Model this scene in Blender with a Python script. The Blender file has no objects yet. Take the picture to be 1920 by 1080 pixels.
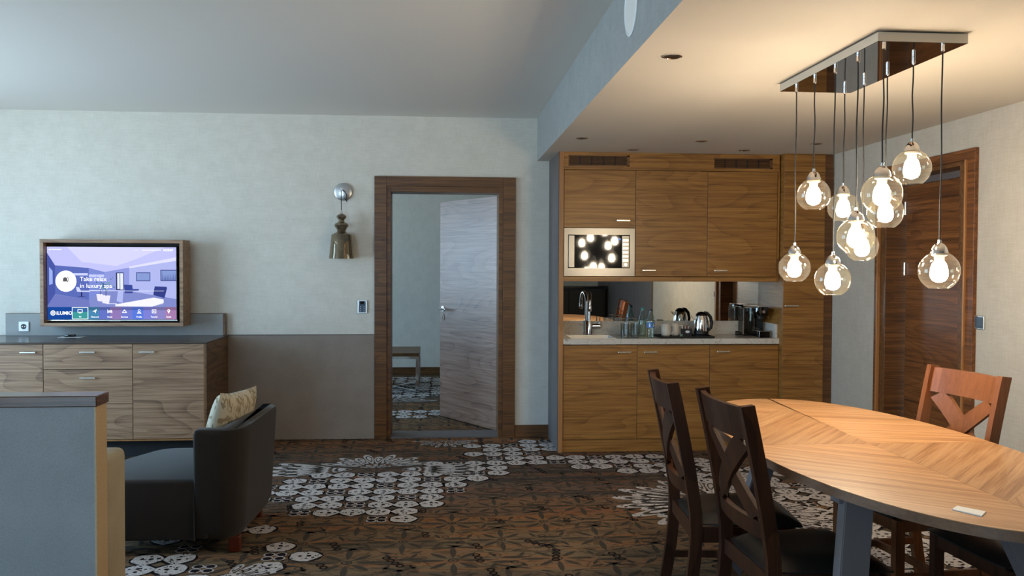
import bpy, bmesh, math, random
from mathutils import Vector, Matrix, noise
random.seed(7)
S = bpy.context.scene
COL = S.collection
PI = math.pi

# ------------------------------------------------------------------ camera
F_PX, PITCH, YAW, ROLL, EYE = 1632.7, 0.026, 0.0788, 0.0041, 1.4
cd = bpy.data.cameras.new('camera'); cam = bpy.data.objects.new('camera', cd); COL.objects.link(cam)
cd.sensor_width = 36.0; cd.lens = 36.0 * F_PX / 1920.0; cd.clip_start = 0.05
_r0 = Vector((math.cos(YAW), -math.sin(YAW), 0))
_f = Vector((math.sin(YAW)*math.cos(PITCH), math.cos(YAW)*math.cos(PITCH), -math.sin(PITCH)))
_u0 = Vector((math.sin(YAW)*math.sin(PITCH), math.cos(YAW)*math.sin(PITCH), math.cos(PITCH)))
_r = _r0*math.cos(ROLL) + _u0*math.sin(ROLL); _u = _u0*math.cos(ROLL) - _r0*math.sin(ROLL)
cam.matrix_world = Matrix(((_r.x, _u.x, -_f.x, 0), (_r.y, _u.y, -_f.y, 0), (_r.z, _u.z, -_f.z, EYE), (0, 0, 0, 1)))
S.camera = cam

# ------------------------------------------------------------------ sky, daylight, exposure
SKY = (0.42, 0.70, 1.0); SKY_STRENGTH = 11.8
BULB = (1.0, 0.87, 0.70); BULB_STRENGTH = 165.0
SCREEN_STRENGTH = 1.15
w = bpy.data.worlds.new('sky'); S.world = w; w.use_nodes = True
nt = w.node_tree; nt.nodes.clear()
tc = nt.nodes.new('ShaderNodeTexCoord'); sep = nt.nodes.new('ShaderNodeSeparateXYZ')
rp = nt.nodes.new('ShaderNodeValToRGB'); bg = nt.nodes.new('ShaderNodeBackground'); ow = nt.nodes.new('ShaderNodeOutputWorld')
nt.links.new(tc.outputs['Generated'], sep.inputs[0]); nt.links.new(sep.outputs['Z'], rp.inputs[0])
rp.color_ramp.elements[0].position = 0.0; rp.color_ramp.elements[0].color = (0.62, 0.82, 1.0, 1)
rp.color_ramp.elements[1].position = 0.03; rp.color_ramp.elements[1].color = (*SKY, 1)
nt.links.new(rp.outputs[0], bg.inputs[0]); bg.inputs[1].default_value = SKY_STRENGTH
nt.links.new(bg.outputs[0], ow.inputs[0])
S.view_settings.view_transform = 'Standard'; S.view_settings.look = 'None'
S.view_settings.exposure = 0.0; S.view_settings.gamma = 1.0; S.view_settings.use_curve_mapping = False
S.cycles.use_denoising = True
S.cycles.max_bounces = 10; S.cycles.diffuse_bounces = 5; S.cycles.glossy_bounces = 5; S.cycles.transparent_max_bounces = 24
S.cycles.caustics_reflective = False; S.cycles.caustics_refractive = False
S.cycles.sample_clamp_indirect = 6.0; S.cycles.blur_glossy = 0.0

def portal(name, loc, rot, sx, sy):
    l = bpy.data.lights.new(name, 'AREA'); l.shape = 'RECTANGLE'; l.size = sx; l.size_y = sy
    l.cycles.is_portal = True
    o = bpy.data.objects.new(name, l); COL.objects.link(o); o.location = loc; o.rotation_euler = rot

# room extents
XL, XR, YB, YR = -4.6, 2.935, 7.046, -2.6
ZC, ZS, XS = 2.588, 2.245, 0.757
YBW = 11.12            # far wall of the bedroom
LWINS = [(3.3, 5.9, 0.25, 2.35)]     # windows in the left wall (y0,y1,z0,z1)
RWIN = (-4.3, -2.0, 0.25, 2.35)                       # window in the rear wall (x0,x1,z0,z1)
BWIN = (7.9, 10.0, 0.8, 2.3)                         # bedroom window in its left wall
XBL = -3.4
for (a, b, c, d) in LWINS:
    portal('window_portal', (XL-0.12, (a+b)/2, (c+d)/2), (0, -PI/2, 0), d-c, b-a)
portal('window_portal', ((RWIN[0]+RWIN[1])/2, YR-0.12, (RWIN[2]+RWIN[3])/2), (PI/2, 0, 0), RWIN[1]-RWIN[0], RWIN[3]-RWIN[2])
portal('window_portal', (XBL-0.12, (BWIN[0]+BWIN[1])/2, (BWIN[2]+BWIN[3])/2), (0, -PI/2, 0), BWIN[3]-BWIN[2], BWIN[1]-BWIN[0])

# ------------------------------------------------------------------ materials
def lin(r, g, b):
    f = lambda c: (c/255/12.92) if c/255 <= 0.04045 else ((c/255+0.055)/1.055)**2.4
    return (f(r), f(g), f(b), 1.0)

class NM:
    def __init__(s, name):
        s.m = bpy.data.materials.new(name); s.m.use_nodes = True
        s.t = s.m.node_tree; s.t.nodes.clear()
        s.out = s.t.nodes.new('ShaderNodeOutputMaterial')
    def n(s, typ, **kw):
        nd = s.t.nodes.new(typ)
        for k, v in kw.items(): setattr(nd, k, v)
        return nd
    def l(s, a, b): s.t.links.new(a, b)
    def bsdf(s, color=None, rough=0.5, metal=0.0, **kw):
        b = s.n('ShaderNodeBsdfPrincipled')
        if color is not None: b.inputs['Base Color'].default_value = color
        b.inputs['Roughness'].default_value = rough; b.inputs['Metallic'].default_value = metal
        for k, v in kw.items(): b.inputs[k].default_value = v
        s.l(b.outputs[0], s.out.inputs[0]); return b
    def coord(s, scale=(1, 1, 1), rot=(0, 0, 0), rnd=True):
        tc = s.n('ShaderNodeTexCoord'); mp = s.n('ShaderNodeMapping')
        mp.inputs['Scale'].default_value = scale; mp.inputs['Rotation'].default_value = rot
        src = tc.outputs['Object']
        if rnd:
            oi = s.n('ShaderNodeObjectInfo'); mu = s.n('ShaderNodeVectorMath', operation='ADD')
            sc = s.n('ShaderNodeMath', operation='MULTIPLY'); sc.inputs[1].default_value = 23.7
            s.l(oi.outputs['Random'], sc.inputs[0]); s.l(src, mu.inputs[0]); s.l(sc.outputs[0], mu.inputs[1])
            src = mu.outputs[0]
        # rotate first, then stretch
        r = s.n('ShaderNodeMapping'); r.inputs['Rotation'].default_value = rot
        mp.inputs['Rotation'].default_value = (0, 0, 0)
        s.l(src, r.inputs[0]); s.l(r.outputs[0], mp.inputs[0]); return mp.outputs[0]
    def noise(s, vec, scale=5, detail=2, dist=0, rough=0.5):
        t = s.n('ShaderNodeTexNoise'); t.inputs['Scale'].default_value = scale; t.inputs['Detail'].default_value = detail
        t.inputs['Distortion'].default_value = dist; t.inputs['Roughness'].default_value = rough
        s.l(vec, t.inputs['Vector']); return t.outputs['Fac']
    def math(s, op, a, b=None, c=None):
        m = s.n('ShaderNodeMath', operation=op)
        for i, v in enumerate((a, b, c)):
            if v is None: continue
            if isinstance(v, (int, float)): m.inputs[i].default_value = v
            else: s.l(v, m.inputs[i])
        return m.outputs[0]
    def ramp(s, fac, stops, interp='LINEAR'):
        r = s.n('ShaderNodeValToRGB'); r.color_ramp.interpolation = interp
        e = r.color_ramp.elements
        while len(e) < len(stops): e.new(0.5)
        for el, (p, c) in zip(e, stops): el.position = p; el.color = c
        s.l(fac, r.inputs[0]); return r.outputs[0]
    def mix(s, fac, a, b):
        m = s.n('ShaderNodeMix', data_type='RGBA')
        if isinstance(fac, (int, float)): m.inputs[0].default_value = fac
        else: s.l(fac, m.inputs[0])
        for i, v in ((6, a), (7, b)):
            if isinstance(v, tuple): m.inputs[i].default_value = v
            else: s.l(v, m.inputs[i])
        return m.outputs[2]
    def bump(s, h, b, strength=0.2, dist=0.002):
        bp = s.n('ShaderNodeBump'); bp.inputs['Strength'].default_value = strength; bp.inputs['Distance'].default_value = dist
        s.l(h, bp.inputs['Height']); s.l(bp.outputs[0], b.inputs['Normal'])

def wood(name, dark, mid, light, along='x', rot=(0, 0, 0), rings=9.0, rough=0.42, figure=1.0, contrast=1.0, rnd=True, ringamp=1.0, medsc=60):
    """walnut-like veneer; grain runs along one object axis"""
    k = NM(name)
    def sc(a, c):
        return {'x': (a, c, c), 'y': (c, a, c), 'z': (c, c, a)}[along]
    big = k.noise(k.coord(sc(0.75*figure, 3.8*figure), rot, rnd), 1.0, 1.0, 0.25)
    ring = k.math('FRACT', k.math('MULTIPLY', big, rings*2.0))
    ring = k.math('POWER', ring, 3.0)
    fine = k.noise(k.coord(sc(4, 230), rot, rnd), 1.0, 4, 0.2, 0.7)
    med = k.noise(k.coord(sc(1.2, medsc), rot, rnd), 1.0, 4, 0.6, 0.6)
    f = k.math('ADD', k.math('MULTIPLY', ring, -0.22*ringamp), k.math('ADD', k.math('MULTIPLY', fine, 0.50), k.math('MULTIPLY', med, 0.60)))
    f = k.math('MULTIPLY_ADD', k.math('SUBTRACT', f, 0.49), contrast*1.9, 0.5)
    col = k.ramp(f, [(0.12, dark), (0.5, mid), (0.88, light)])
    b = k.bsdf(None, rough); k.l(col, b.inputs['Base Color']); k.bump(fine, b, 0.10, 0.001)
    return k.m

def plain(name, color, rough=0.5, metal=0.0, **kw):
    k = NM(name); b = k.bsdf(color, rough, metal, **kw)
    n_ = k.noise(k.coord((1, 1, 1)), 90, 2)
    k.l(k.math('MULTIPLY_ADD', n_, rough*0.1, rough*0.95), b.inputs['Roughness'])
    return k.m

def fabric(name, color, color2, scale=420, rough=0.95, bump=0.5, mott=6, sheen=0.0):
    k = NM(name); v = k.coord((1, 1, 1), rnd=False)
    wv = k.noise(v, scale, 2, 0.0, 0.7); mo = k.noise(v, mott, 3)
    f = k.math('ADD', k.math('MULTIPLY', wv, 0.7), k.math('MULTIPLY', mo, 0.3))
    b = k.bsdf(None, rough); b.inputs['Sheen Weight'].default_value = sheen
    k.l(k.ramp(f, [(0.3, color), (0.7, color2)]), b.inputs['Base Color']); k.bump(wv, b, bump, 0.0015)
    return k.m

def wallpaper(name, c1, c2):
    k = NM(name); 
    h = k.noise(k.coord((14, 14, 260), rnd=False), 1, 2); v = k.noise(k.coord((260, 260, 14), rnd=False), 1, 2)
    mo = k.noise(k.coord((1, 1, 1), rnd=False), 9, 4, 0.3)
    f = k.math('ADD', k.math('MULTIPLY', h, 0.35), k.math('ADD', k.math('MULTIPLY', v, 0.35), k.math('MULTIPLY', mo, 0.3)))
    b = k.bsdf(None, 0.9); k.l(k.ramp(f, [(0.36, c1), (0.64, c2)]), b.inputs['Base Color']); k.bump(f, b, 0.35, 0.002)
    return k.m

def thin_glass(name, tint, refl=0.10, rough=0.02, edge=0.75, haze=0.0):
    k = NM(name)
    tr = k.n('ShaderNodeBsdfTransparent'); tr.inputs[0].default_value = tint
    tr2 = k.n('ShaderNodeBsdfTransparent'); tr2.inputs[0].default_value = tuple(c**3 for c in tint[:3])+(1,)
    gl = k.n('ShaderNodeBsdfGlossy'); gl.inputs['Roughness'].default_value = rough
    lw = k.n('ShaderNodeLayerWeight'); lw.inputs[0].default_value = 0.35
    mt = k.n('ShaderNodeMixShader'); k.l(lw.outputs['Facing'], mt.inputs[0]); k.l(tr.outputs[0], mt.inputs[1]); k.l(tr2.outputs[0], mt.inputs[2])
    f = k.math('MULTIPLY_ADD', k.math('POWER', lw.outputs['Facing'], 3.0), edge, refl)
    mx = k.n('ShaderNodeMixShader'); k.l(f, mx.inputs[0]); k.l(mt.outputs[0], mx.inputs[1]); k.l(gl.outputs[0], mx.inputs[2])
    last = mx.outputs[0]
    if haze:
        tl = k.n('ShaderNodeBsdfTranslucent'); tl.inputs[0].default_value = (0.9, 0.82, 0.66, 1)
        hz = k.n('ShaderNodeMixShader'); k.l(k.math('MULTIPLY_ADD', lw.outputs['Facing'], haze*2, haze), hz.inputs[0]); k.l(last, hz.inputs[1]); k.l(tl.outputs[0], hz.inputs[2]); last = hz.outputs[0]
    k.l(last, k.out.inputs[0]); return k.m

def emit(name, color, strength):
    k = NM(name); e = k.n('ShaderNodeEmission'); e.inputs[0].default_value = color; e.inputs[1].default_value = strength
    k.l(e.outputs[0], k.out.inputs[0]); return k.m

W_D, W_M, W_L = lin(80, 46, 14), lin(136, 91, 38), lin(172, 122, 60)
M = {}
M['walnut_x'] = wood('walnut_veneer_horizontal', W_D, W_M, W_L, 'x', rings=5, ringamp=.38)
M['walnut_y'] = wood('walnut_veneer_depth', W_D, W_M, W_L, 'y', rings=5, ringamp=.4)
M['walnut_z'] = wood('walnut_veneer_vertical', W_D, W_M, W_L, 'z', rings=5)
M['dresser_x'] = wood('dresser_walnut', lin(78, 54, 38), lin(142, 108, 80), lin(176, 142, 110), 'x', rings=6, rough=0.45, ringamp=.55)
M['dresser_y'] = wood('dresser_shaded_walnut', lin(62, 44, 30), lin(104, 78, 54), lin(132, 100, 72), 'y', rings=6)  # darker copy of the dresser walnut, shade of the side put into the colour
M['dark_x'] = wood('dark_walnut_horizontal', lin(44, 25, 11), lin(90, 57, 28), lin(128, 86, 46), 'x', rings=5, ringamp=.4)
M['dark_y'] = wood('dark_walnut_depth', lin(50, 27, 12), lin(104, 62, 30), lin(146, 92, 48), 'y', rings=6, ringamp=.45)
M['dark_z'] = wood('dark_walnut_vertical', lin(44, 25, 11), lin(90, 57, 28), lin(128, 86, 46), 'x', rings=4, ringamp=.4)
M['edge_z'] = wood('walnut_edging', lin(120, 78, 42), lin(160, 110, 64), lin(186, 134, 84), 'z', rings=2, contrast=.5)
M['leaf'] = wood('door_leaf_walnut', lin(84, 58, 46), lin(136, 104, 86), lin(164, 134, 116), 'x', rings=6, rough=0.38, ringamp=.5)
M['wall'] = wallpaper('wallpaper_greige', lin(204, 199, 188), lin(220, 215, 205))
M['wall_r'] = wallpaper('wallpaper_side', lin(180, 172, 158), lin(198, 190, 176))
M['ceil'] = plain('ceiling_paint', lin(226, 222, 215), 0.9)
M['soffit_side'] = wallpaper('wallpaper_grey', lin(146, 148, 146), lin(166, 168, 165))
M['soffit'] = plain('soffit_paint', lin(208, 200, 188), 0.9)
M['wainscot'] = fabric('wainscot_laminate', lin(126, 113, 103), lin(158, 144, 133), 300, 0.7, 0.2)
M['grey_fab'] = fabric('grey_board', lin(138, 138, 136), lin(166, 167, 166), 300, 0.8, 0.25)
M['grey_side'] = fabric('grey_side_laminate', lin(86, 78, 76), lin(112, 104, 102), 200, 0.6, 0.15)
M['warm_lit_end'] = fabric('warm_lit_end_panel', lin(180, 154, 120), lin(204, 178, 142), 240, 0.7, 0.2)  # warm pendant light on the end face put into its colour
M['cap'] = wood('partition_cap_walnut', lin(52, 34, 26), lin(92, 62, 46), lin(118, 82, 62), 'x', rings=3, rough=0.25)
M['dresser_top'] = plain('dark_gloss_laminate', lin(72, 62, 56), 0.22)
M['black'] = plain('matt_black', lin(16, 15, 15), 0.5)
M['shadow'] = plain('recess_shade_black', lin(14, 14, 17), 0.6)  # near-black with the shade of gaps and recesses put into the colour
M['black_gloss'] = plain('gloss_black', lin(10, 10, 11), 0.04)
M['chrome'] = plain('chrome', (0.82, 0.82, 0.84, 1), 0.10, 1.0)
M['disc'] = plain('brushed_chrome_disc', (0.62, 0.64, 0.66, 1), 0.30, 1.0)
M['steel'] = plain('brushed_steel', (0.17, 0.165, 0.155, 1), 0.28, 1.0)
M['satin'] = plain('satin_nickel', (0.80, 0.78, 0.74, 1), 0.28, 1.0)
M['mirror'] = plain('mirror_glass', (0.72, 0.73, 0.70, 1), 0.0, 1.0)
M['canopy_rim'] = plain('cream_enamel', lin(206, 196, 178), 0.4)
M['canopy'] = plain('smoked_chrome_plate', (0.42, 0.40, 0.40, 1), 0.03, 1.0)
M['white'] = plain('white_plastic', lin(232, 234, 234), 0.35)
M['ceramic'] = plain('white_ceramic', lin(222, 214, 202), 0.15)
M['paper'] = plain('white_paper', lin(240, 240, 238), 0.8)
M['spot'] = plain('spot_recess', lin(70, 62, 52), 0.3, 0.8)
M['cord'] = plain('black_cord', lin(22, 20, 20), 0.6)
M['leather'] = fabric('black_leather', lin(22, 20, 18), lin(34, 31, 28), 180, 0.38, 0.35)
M['chair'] = wood('chair_dark_wood', lin(36, 19, 10), lin(60, 33, 19), lin(82, 48, 29), 'z', rings=3, rough=0.32, contrast=.7)
M['chair_lit'] = wood('chair_lit_wood', lin(86, 48, 24), lin(118, 70, 38), lin(142, 90, 54), 'z', rings=2, rough=0.32, contrast=.5)  # lit copy of the chair wood, lamp light put into the colour
M['armchair'] = fabric('charcoal_upholstery', lin(26, 19, 14), lin(43, 33, 25), 380, 0.95, 0.6, sheen=.15)
M['sofa'] = fabric('beige_upholstery', lin(150, 138, 116), lin(190, 178, 154), 300, 0.95, 0.6)
M['foot'] = plain('red_brown_foot', lin(96, 38, 18), 0.35)
M['table_leg'] = plain('table_leg_daylit', lin(122, 114, 114), 0.38)  # brown wood legs, reflected daylight put into the colour as grey
M['table_edge'] = wood('table_edge', lin(84, 58, 40), lin(118, 86, 62), lin(140, 106, 80), 'y', rings=2, contrast=.5)
def quartz():
    k = NM('veined_quartz'); v = k.coord((1, 1, 1), rnd=False)
    a = k.noise(v, 6, 4, 2.5); line = k.math('ABSOLUTE', k.math('SUBTRACT', a, 0.5))
    c = k.ramp(line, [(0.0, lin(150, 142, 132)), (0.012, lin(206, 200, 190)), (1.0, lin(214, 209, 200))])
    b = k.bsdf(None, 0.18); k.l(c, b.inputs['Base Color']); return k.m
M['quartz'] = quartz()
M['globe'] = thin_glass('champagne_glass', (0.95, 0.91, 0.82, 1), 0.05, 0.02, 0.6, 0.004)
M['clear'] = thin_glass('clear_glass', (0.88, 0.90, 0.89, 1), 0.16, 0.02, 0.9, 0.05)
M['pane'] = thin_glass('window_glass', (0.98, 0.99, 0.99, 1), 0.02, 0.0, 0.2)
M['bottle'] = thin_glass('bottle_plastic', (0.80, 0.92, 0.90, 1), 0.10, 0.06, 0.6)
M['tank'] = thin_glass('tank_plastic', (0.62, 0.62, 0.58, 1), 0.08, 0.1, 0.4)
M['water'] = thin_glass('water', (0.90, 0.96, 0.96, 1), 0.05, 0.0, 0.3)
M['bulb'] = emit('lit_bulb', (*BULB, 1), BULB_STRENGTH)
M['blue_led'] = emit('blue_display', (0.10, 0.30, 1.0, 1), 2.0)
M['teal'] = plain('teal_cap', lin(70, 160, 160), 0.4)
M['label_blue'] = plain('blue_label', lin(60, 120, 190), 0.5)
M['sachet_brown'] = plain('brown_sachet', lin(150, 80, 50), 0.6)
M['sachet_green'] = plain('green_sachet', lin(110, 140, 120), 0.6)
M['navy'] = plain('navy_box', lin(22, 26, 38), 0.4)
M['panel_grey'] = plain('thermostat_face', lin(60, 74, 92), 0.3)
M['curtain'] = fabric('dark_curtain', lin(44, 44, 46), lin(64, 64, 66), 200, 0.9, 0.4)
def smoky():
    k = NM('smoky_mercury_glass')
    tr = k.n('ShaderNodeBsdfTransparent'); tr.inputs[0].default_value = (0.40, 0.34, 0.26, 1)
    gl = k.n('ShaderNodeBsdfPrincipled'); gl.inputs['Base Color'].default_value = (0.46, 0.38, 0.28, 1); gl.inputs['Metallic'].default_value = 0.9; gl.inputs['Roughness'].default_value = 0.09
    sp = k.noise(k.coord((1, 1, 1)), 160, 2, 0, .7)
    lw = k.n('ShaderNodeLayerWeight'); lw.inputs[0].default_value = 0.4
    f = k.math('MULTIPLY_ADD', lw.outputs['Facing'], 0.35, k.math('MULTIPLY_ADD', sp, 0.4, 0.25))
    mx = k.n('ShaderNodeMixShader'); k.l(f, mx.inputs[0]); k.l(tr.outputs[0], mx.inputs[1]); k.l(gl.outputs[0], mx.inputs[2])
    k.l(mx.outputs[0], k.out.inputs[0]); return k.m
M['smoky'] = smoky()
def cushion_mat():
    k = NM('leaf_print_fabric')
    n_ = k.noise(k.coord((16, 34, 12), (0.4, 0.5, 0.7), rnd=False), 1.0, 1.5, 1.2)
    c = k.ramp(n_, [(0.50, lin(206, 197, 176)), (0.56, lin(150, 134, 106)), (0.62, lin(160, 146, 118)), (0.68, lin(206, 197, 176))])
    wv = k.noise(k.coord((1, 1, 1), rnd=False), 400, 2); b = k.bsdf(None, 0.95); k.l(c, b.inputs['Base Color']); k.bump(wv, b, 0.4, 0.001); return k.m
M['cushion'] = cushion_mat()
def carpet_base():
    k = NM('patterned_carpet'); 
    st = k.noise(k.coord((0.45, 7.0, 1), rnd=False), 1.0, 4, 0.5, 0.6)
    col = k.ramp(st, [(0.28, lin(44, 42, 54)), (0.40, lin(84, 66, 60)), (0.47, lin(142, 120, 94)), (0.545, lin(196, 112, 52)), (0.59, lin(140, 116, 88)), (0.75, lin(92, 74, 72))])
    tcw = k.n('ShaderNodeTexCoord'); sx_ = k.n('ShaderNodeSeparateXYZ'); k.l(tcw.outputs['Object'], sx_.inputs[0])
    yy = k.math('ADD', sx_.outputs['Y'], k.math('MULTIPLY', k.noise(k.coord((0.35, 5.0, 1), rnd=False), 1.0, 3), 1.1))
    yy = k.math('FRACT', k.math('DIVIDE', k.math('SUBTRACT', yy, 3.75), 3.75))
    field = k.ramp(yy, [(0.0, lin(176, 106, 56)), (0.10, lin(140, 116, 88)), (0.30, lin(138, 118, 92)), (0.44, lin(150, 104, 66)), (0.54, lin(96, 84, 84)), (0.66, lin(58, 56, 66)), (0.80, lin(62, 56, 62)), (0.90, lin(104, 66, 50)), (1.0, lin(150, 96, 60))])
    col = k.mix(0.55, col, field)
    big = k.noise(k.coord((0.5, 0.7, 1), rnd=False), 1.0, 2)
    col = k.mix(k.math('MULTIPLY', big, 0.35), col, lin(150, 130, 102))
    v = k.n('ShaderNodeTexVoronoi'); v.feature = 'DISTANCE_TO_EDGE'; v.inputs['Scale'].default_value = 1.0
    dn = k.n('ShaderNodeTexNoise'); dn.inputs['Scale'].default_value = 3.0; dn.inputs['Detail'].default_value = 2
    cc = k.coord((1, 1, 1), rnd=False); k.l(cc, dn.inputs['Vector'])
    sb = k.n('ShaderNodeVectorMath', operation='MULTIPLY_ADD'); k.l(dn.outputs['Color'], sb.inputs[0]); sb.inputs[1].default_value = (3.0, 3.0, 0); 
    c2 = k.coord((9, 14, 1), rnd=False); k.l(c2, sb.inputs[2]); k.l(sb.outputs[0], v.inputs['Vector'])
    nz = k.noise(k.coord((7, 16, 1), rnd=False), 1.0, 3, 2.0)
    edge = k.math('LESS_THAN', v.outputs['Distance'], 0.055)
    edge = k.math('MULTIPLY', edge, k.math('GREATER_THAN', nz, 0.46))
    blot = k.math('GREATER_THAN', k.noise(k.coord((5, 17, 1), rnd=False), 1.0, 3, 1.5), 0.60)
    msk = k.math('MAXIMUM', edge, blot)
    col = k.mix(k.math('MULTIPLY', msk, 0.38), col, lin(24, 21, 20))
    pile = k.noise(k.coord((1, 1, 1), rnd=False), 330, 2, 0, 0.8)
    col = k.mix(k.math('MULTIPLY', pile, 0.5), col, lin(28, 22, 18))
    b = k.bsdf(None, 1.0); b.inputs['Specular IOR Level'].default_value = 0.1
    k.l(col, b.inputs['Base Color']); k.bump(pile, b, 0.8, 0.004); return k.m
def carpet_motif(name, a, bcol, thr):
    k = NM(name); v = k.coord((1, 1, 1), rnd=False)
    sp = k.noise(v, 260, 2, 0, 0.9); b = k.bsdf(None, 1.0); b.inputs['Specular IOR Level'].default_value = 0.1
    dots = k.noise(v, 38, 2, 0.6)
    col = k.ramp(sp, [(0.38, bcol), (0.52, a)])
    col = k.mix(k.math('GREATER_THAN', dots, thr), col, lin(44, 36, 34))
    k.l(col, b.inputs['Base Color']); k.bump(sp, b, 0.6, 0.003); return k.m
M['carpet'] = carpet_base()
M['motif'] = carpet_motif('carpet_ivory_yarn', lin(214, 206, 202), lin(140, 130, 126), 0.63)
M['motif_shade'] = carpet_motif('carpet_grey_yarn', lin(80, 72, 62), lin(58, 50, 44), 2.0)
M['motif_dark'] = carpet_motif('carpet_dark_yarn', lin(34, 26, 26), lin(24, 18, 18), 2.0)

# ------------------------------------------------------------------ mesh helpers
ORG = {}
def new(): return bmesh.new()
def box(bm, x0, x1, y0, y1, z0, z1, bev=0.0, mi=0, seg=1):
    r = bmesh.ops.create_cube(bm, size=1.0); vs = r['verts']
    for v in vs:
        v.co = Vector((x0 if v.co.x < 0 else x1, y0 if v.co.y < 0 else y1, z0 if v.co.z < 0 else z1))
    fs = set(f for v in vs for f in v.link_faces)
    for f in fs: f.material_index = mi
    if bev > 0:
        es = list(set(e for v in vs for e in v.link_edges))
        r = bmesh.ops.bevel(bm, geom=es, offset=bev, segments=seg, affect='EDGES', profile=0.6)
        for f in r['faces']: f.material_index = mi
    return vs
def prism(bm, pts, z0, z1, mi=0, axis='z'):
    def P(a, b, c):
        return {'z': Vector((a, b, c)), 'y': Vector((a, c, b)), 'x': Vector((c, a, b))}[axis]
    lo = [bm.verts.new(P(a, b, z0)) for a, b in pts]; hi = [bm.verts.new(P(a, b, z1)) for a, b in pts]
    n = len(pts); fs = [bm.faces.new(lo[::-1]), bm.faces.new(hi)]
    for i in range(n): fs.append(bm.faces.new((lo[i], lo[(i+1) % n], hi[(i+1) % n], hi[i])))
    for f in fs: f.material_index = mi
    return lo+hi
def lathe(bm, prof, c=(0, 0, 0), seg=24, mi=0, axis='z', close=True):
    c = Vector(c); rings = []
    for (r, z) in prof:
        ring = []
        for i in range(seg):
            a = 2*PI*i/seg; p = Vector((r*math.cos(a), r*math.sin(a), z))
            if axis == 'y': p = Vector((p.x, p.z, p.y))
            if axis == 'x': p = Vector((p.z, p.x, p.y))
            ring.append(bm.verts.new(c+p))
        rings.append(ring)
    for a, b in zip(rings, rings[1:]):
        for i in range(seg):
            f = bm.faces.new((a[i], a[(i+1) % seg], b[(i+1) % seg], b[i])); f.material_index = mi; f.smooth = True
    if close:
        for ring, rr in ((rings[0], prof[0][0]), (rings[-1], prof[-1][0])):
            if rr > 1e-4:
                f = bm.faces.new(ring); f.material_index = mi
    return rings
def tube(bm, pts, r, seg=8, mi=0, cap=True):
    pts = [Vector(p) for p in pts]; rings = []; n = len(pts)
    rr = r if isinstance(r, (list, tuple)) else [r]*n
    prev = None
    for i, p in enumerate(pts):
        d = (pts[min(i+1, n-1)]-pts[max(i-1, 0)]).normalized()
        if prev is None:
            u = d.orthogonal().normalized()
        else:
            u = (prev - d*prev.dot(d)).normalized()
        prev = u; v = d.cross(u)
        rings.append([bm.verts.new(p+(u*math.cos(2*PI*j/seg)+v*math.sin(2*PI*j/seg))*rr[i]) for j in range(seg)])
    for a, b in zip(rings, rings[1:]):
        for j in range(seg):
            f = bm.faces.new((a[j], a[(j+1) % seg], b[(j+1) % seg], b[j])); f.material_index = mi; f.smooth = True
    if cap:
        for q in (rings[0], rings[-1]): bm.faces.new(q).material_index = mi
def beam(bm, a, b, w, t, wdir, mi=0, bev=0.0):
    """rectangular bar from a to b; w measured along wdir, t across"""
    a, b = Vector(a), Vector(b); d = (b-a).normalized(); wd = Vector(wdir); wd = (wd-d*wd.dot(d)).normalized(); td = d.cross(wd)
    vs = []
    for p in (a, b):
        for sx, sy in ((-1, -1), (1, -1), (1, 1), (-1, 1)): vs.append(bm.verts.new(p+wd*w/2*sx+td*t/2*sy))
    fs = [bm.faces.new(vs[0:4][::-1]), bm.faces.new(vs[4:8])]
    for i in range(4): fs.append(bm.faces.new((vs[i], vs[(i+1) % 4], vs[4+(i+1) % 4], vs[4+i])))
    for f in fs: f.material_index = mi
    if bev: bmesh.ops.bevel(bm, geom=list(set(e for v in vs for e in v.link_edges)), offset=bev, segments=2, affect='EDGES')
def sweep(bm, path, prof):
    """path: list of (pos, wdir, tdir) frames; prof: list of (w,t) -> rectangular sweep"""
    rings = [[bm.verts.new(Vector(p)+Vector(wd)*a+Vector(td)*b) for (a, b) in prof] for (p, wd, td) in path]
    n = len(prof)
    for a, b in zip(rings, rings[1:]):
        for j in range(n): bm.faces.new((a[j], a[(j+1) % n], b[(j+1) % n], b[j]))
    bm.faces.new(rings[0]); bm.faces.new(rings[-1])

def obj(name, bm, mats, parent=None, origin=None, ang=35, sub=0, fix=True):
    if not isinstance(mats, (list, tuple)): mats = [mats]
    mats = [M[m] if isinstance(m, str) else m for m in mats]
    if fix: bmesh.ops.recalc_face_normals(bm, faces=bm.faces[:])
    if parent is not None: org = ORG[parent.name]
    elif origin is not None: org = Vector(origin)
    else:
        xs = [v.co.x for v in bm.verts]; ys = [v.co.y for v in bm.verts]; zs = [v.co.z for v in bm.verts]
        org = Vector(((min(xs)+max(xs))/2, (min(ys)+max(ys))/2, min(zs)))
    bmesh.ops.translate(bm, verts=bm.verts[:], vec=-org)
    me = bpy.data.meshes.new(name); bm.to_mesh(me); bm.free()
    for m in mats: me.materials.append(m)
    me.shade_smooth(); me.set_sharp_from_angle(angle=math.radians(ang))
    o = bpy.data.objects.new(name, me); COL.objects.link(o)
    if parent is not None: o.parent = parent
    else: o.location = org
    ORG[o.name] = org
    if sub:
        s = o.modifiers.new('smooth', 'SUBSURF'); s.levels = sub; s.render_levels = sub
    return o
def thing(name, label, cat, loc=(0, 0, 0), rz=0.0, group=None, kind=None):
    o = bpy.data.objects.new(name, None); COL.objects.link(o); o.location = loc; o.rotation_euler = (0, 0, rz)
    o.empty_display_size = 0.1
    ORG[o.name] = Vector(loc)
    tag(o, label, cat, group, kind); return o
def tag(o, label=None, cat=None, group=None, kind=None):
    if label: o['label'] = label
    if cat: o['category'] = cat
    if group: o['group'] = group
    if kind: o['kind'] = kind
    return o
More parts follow.
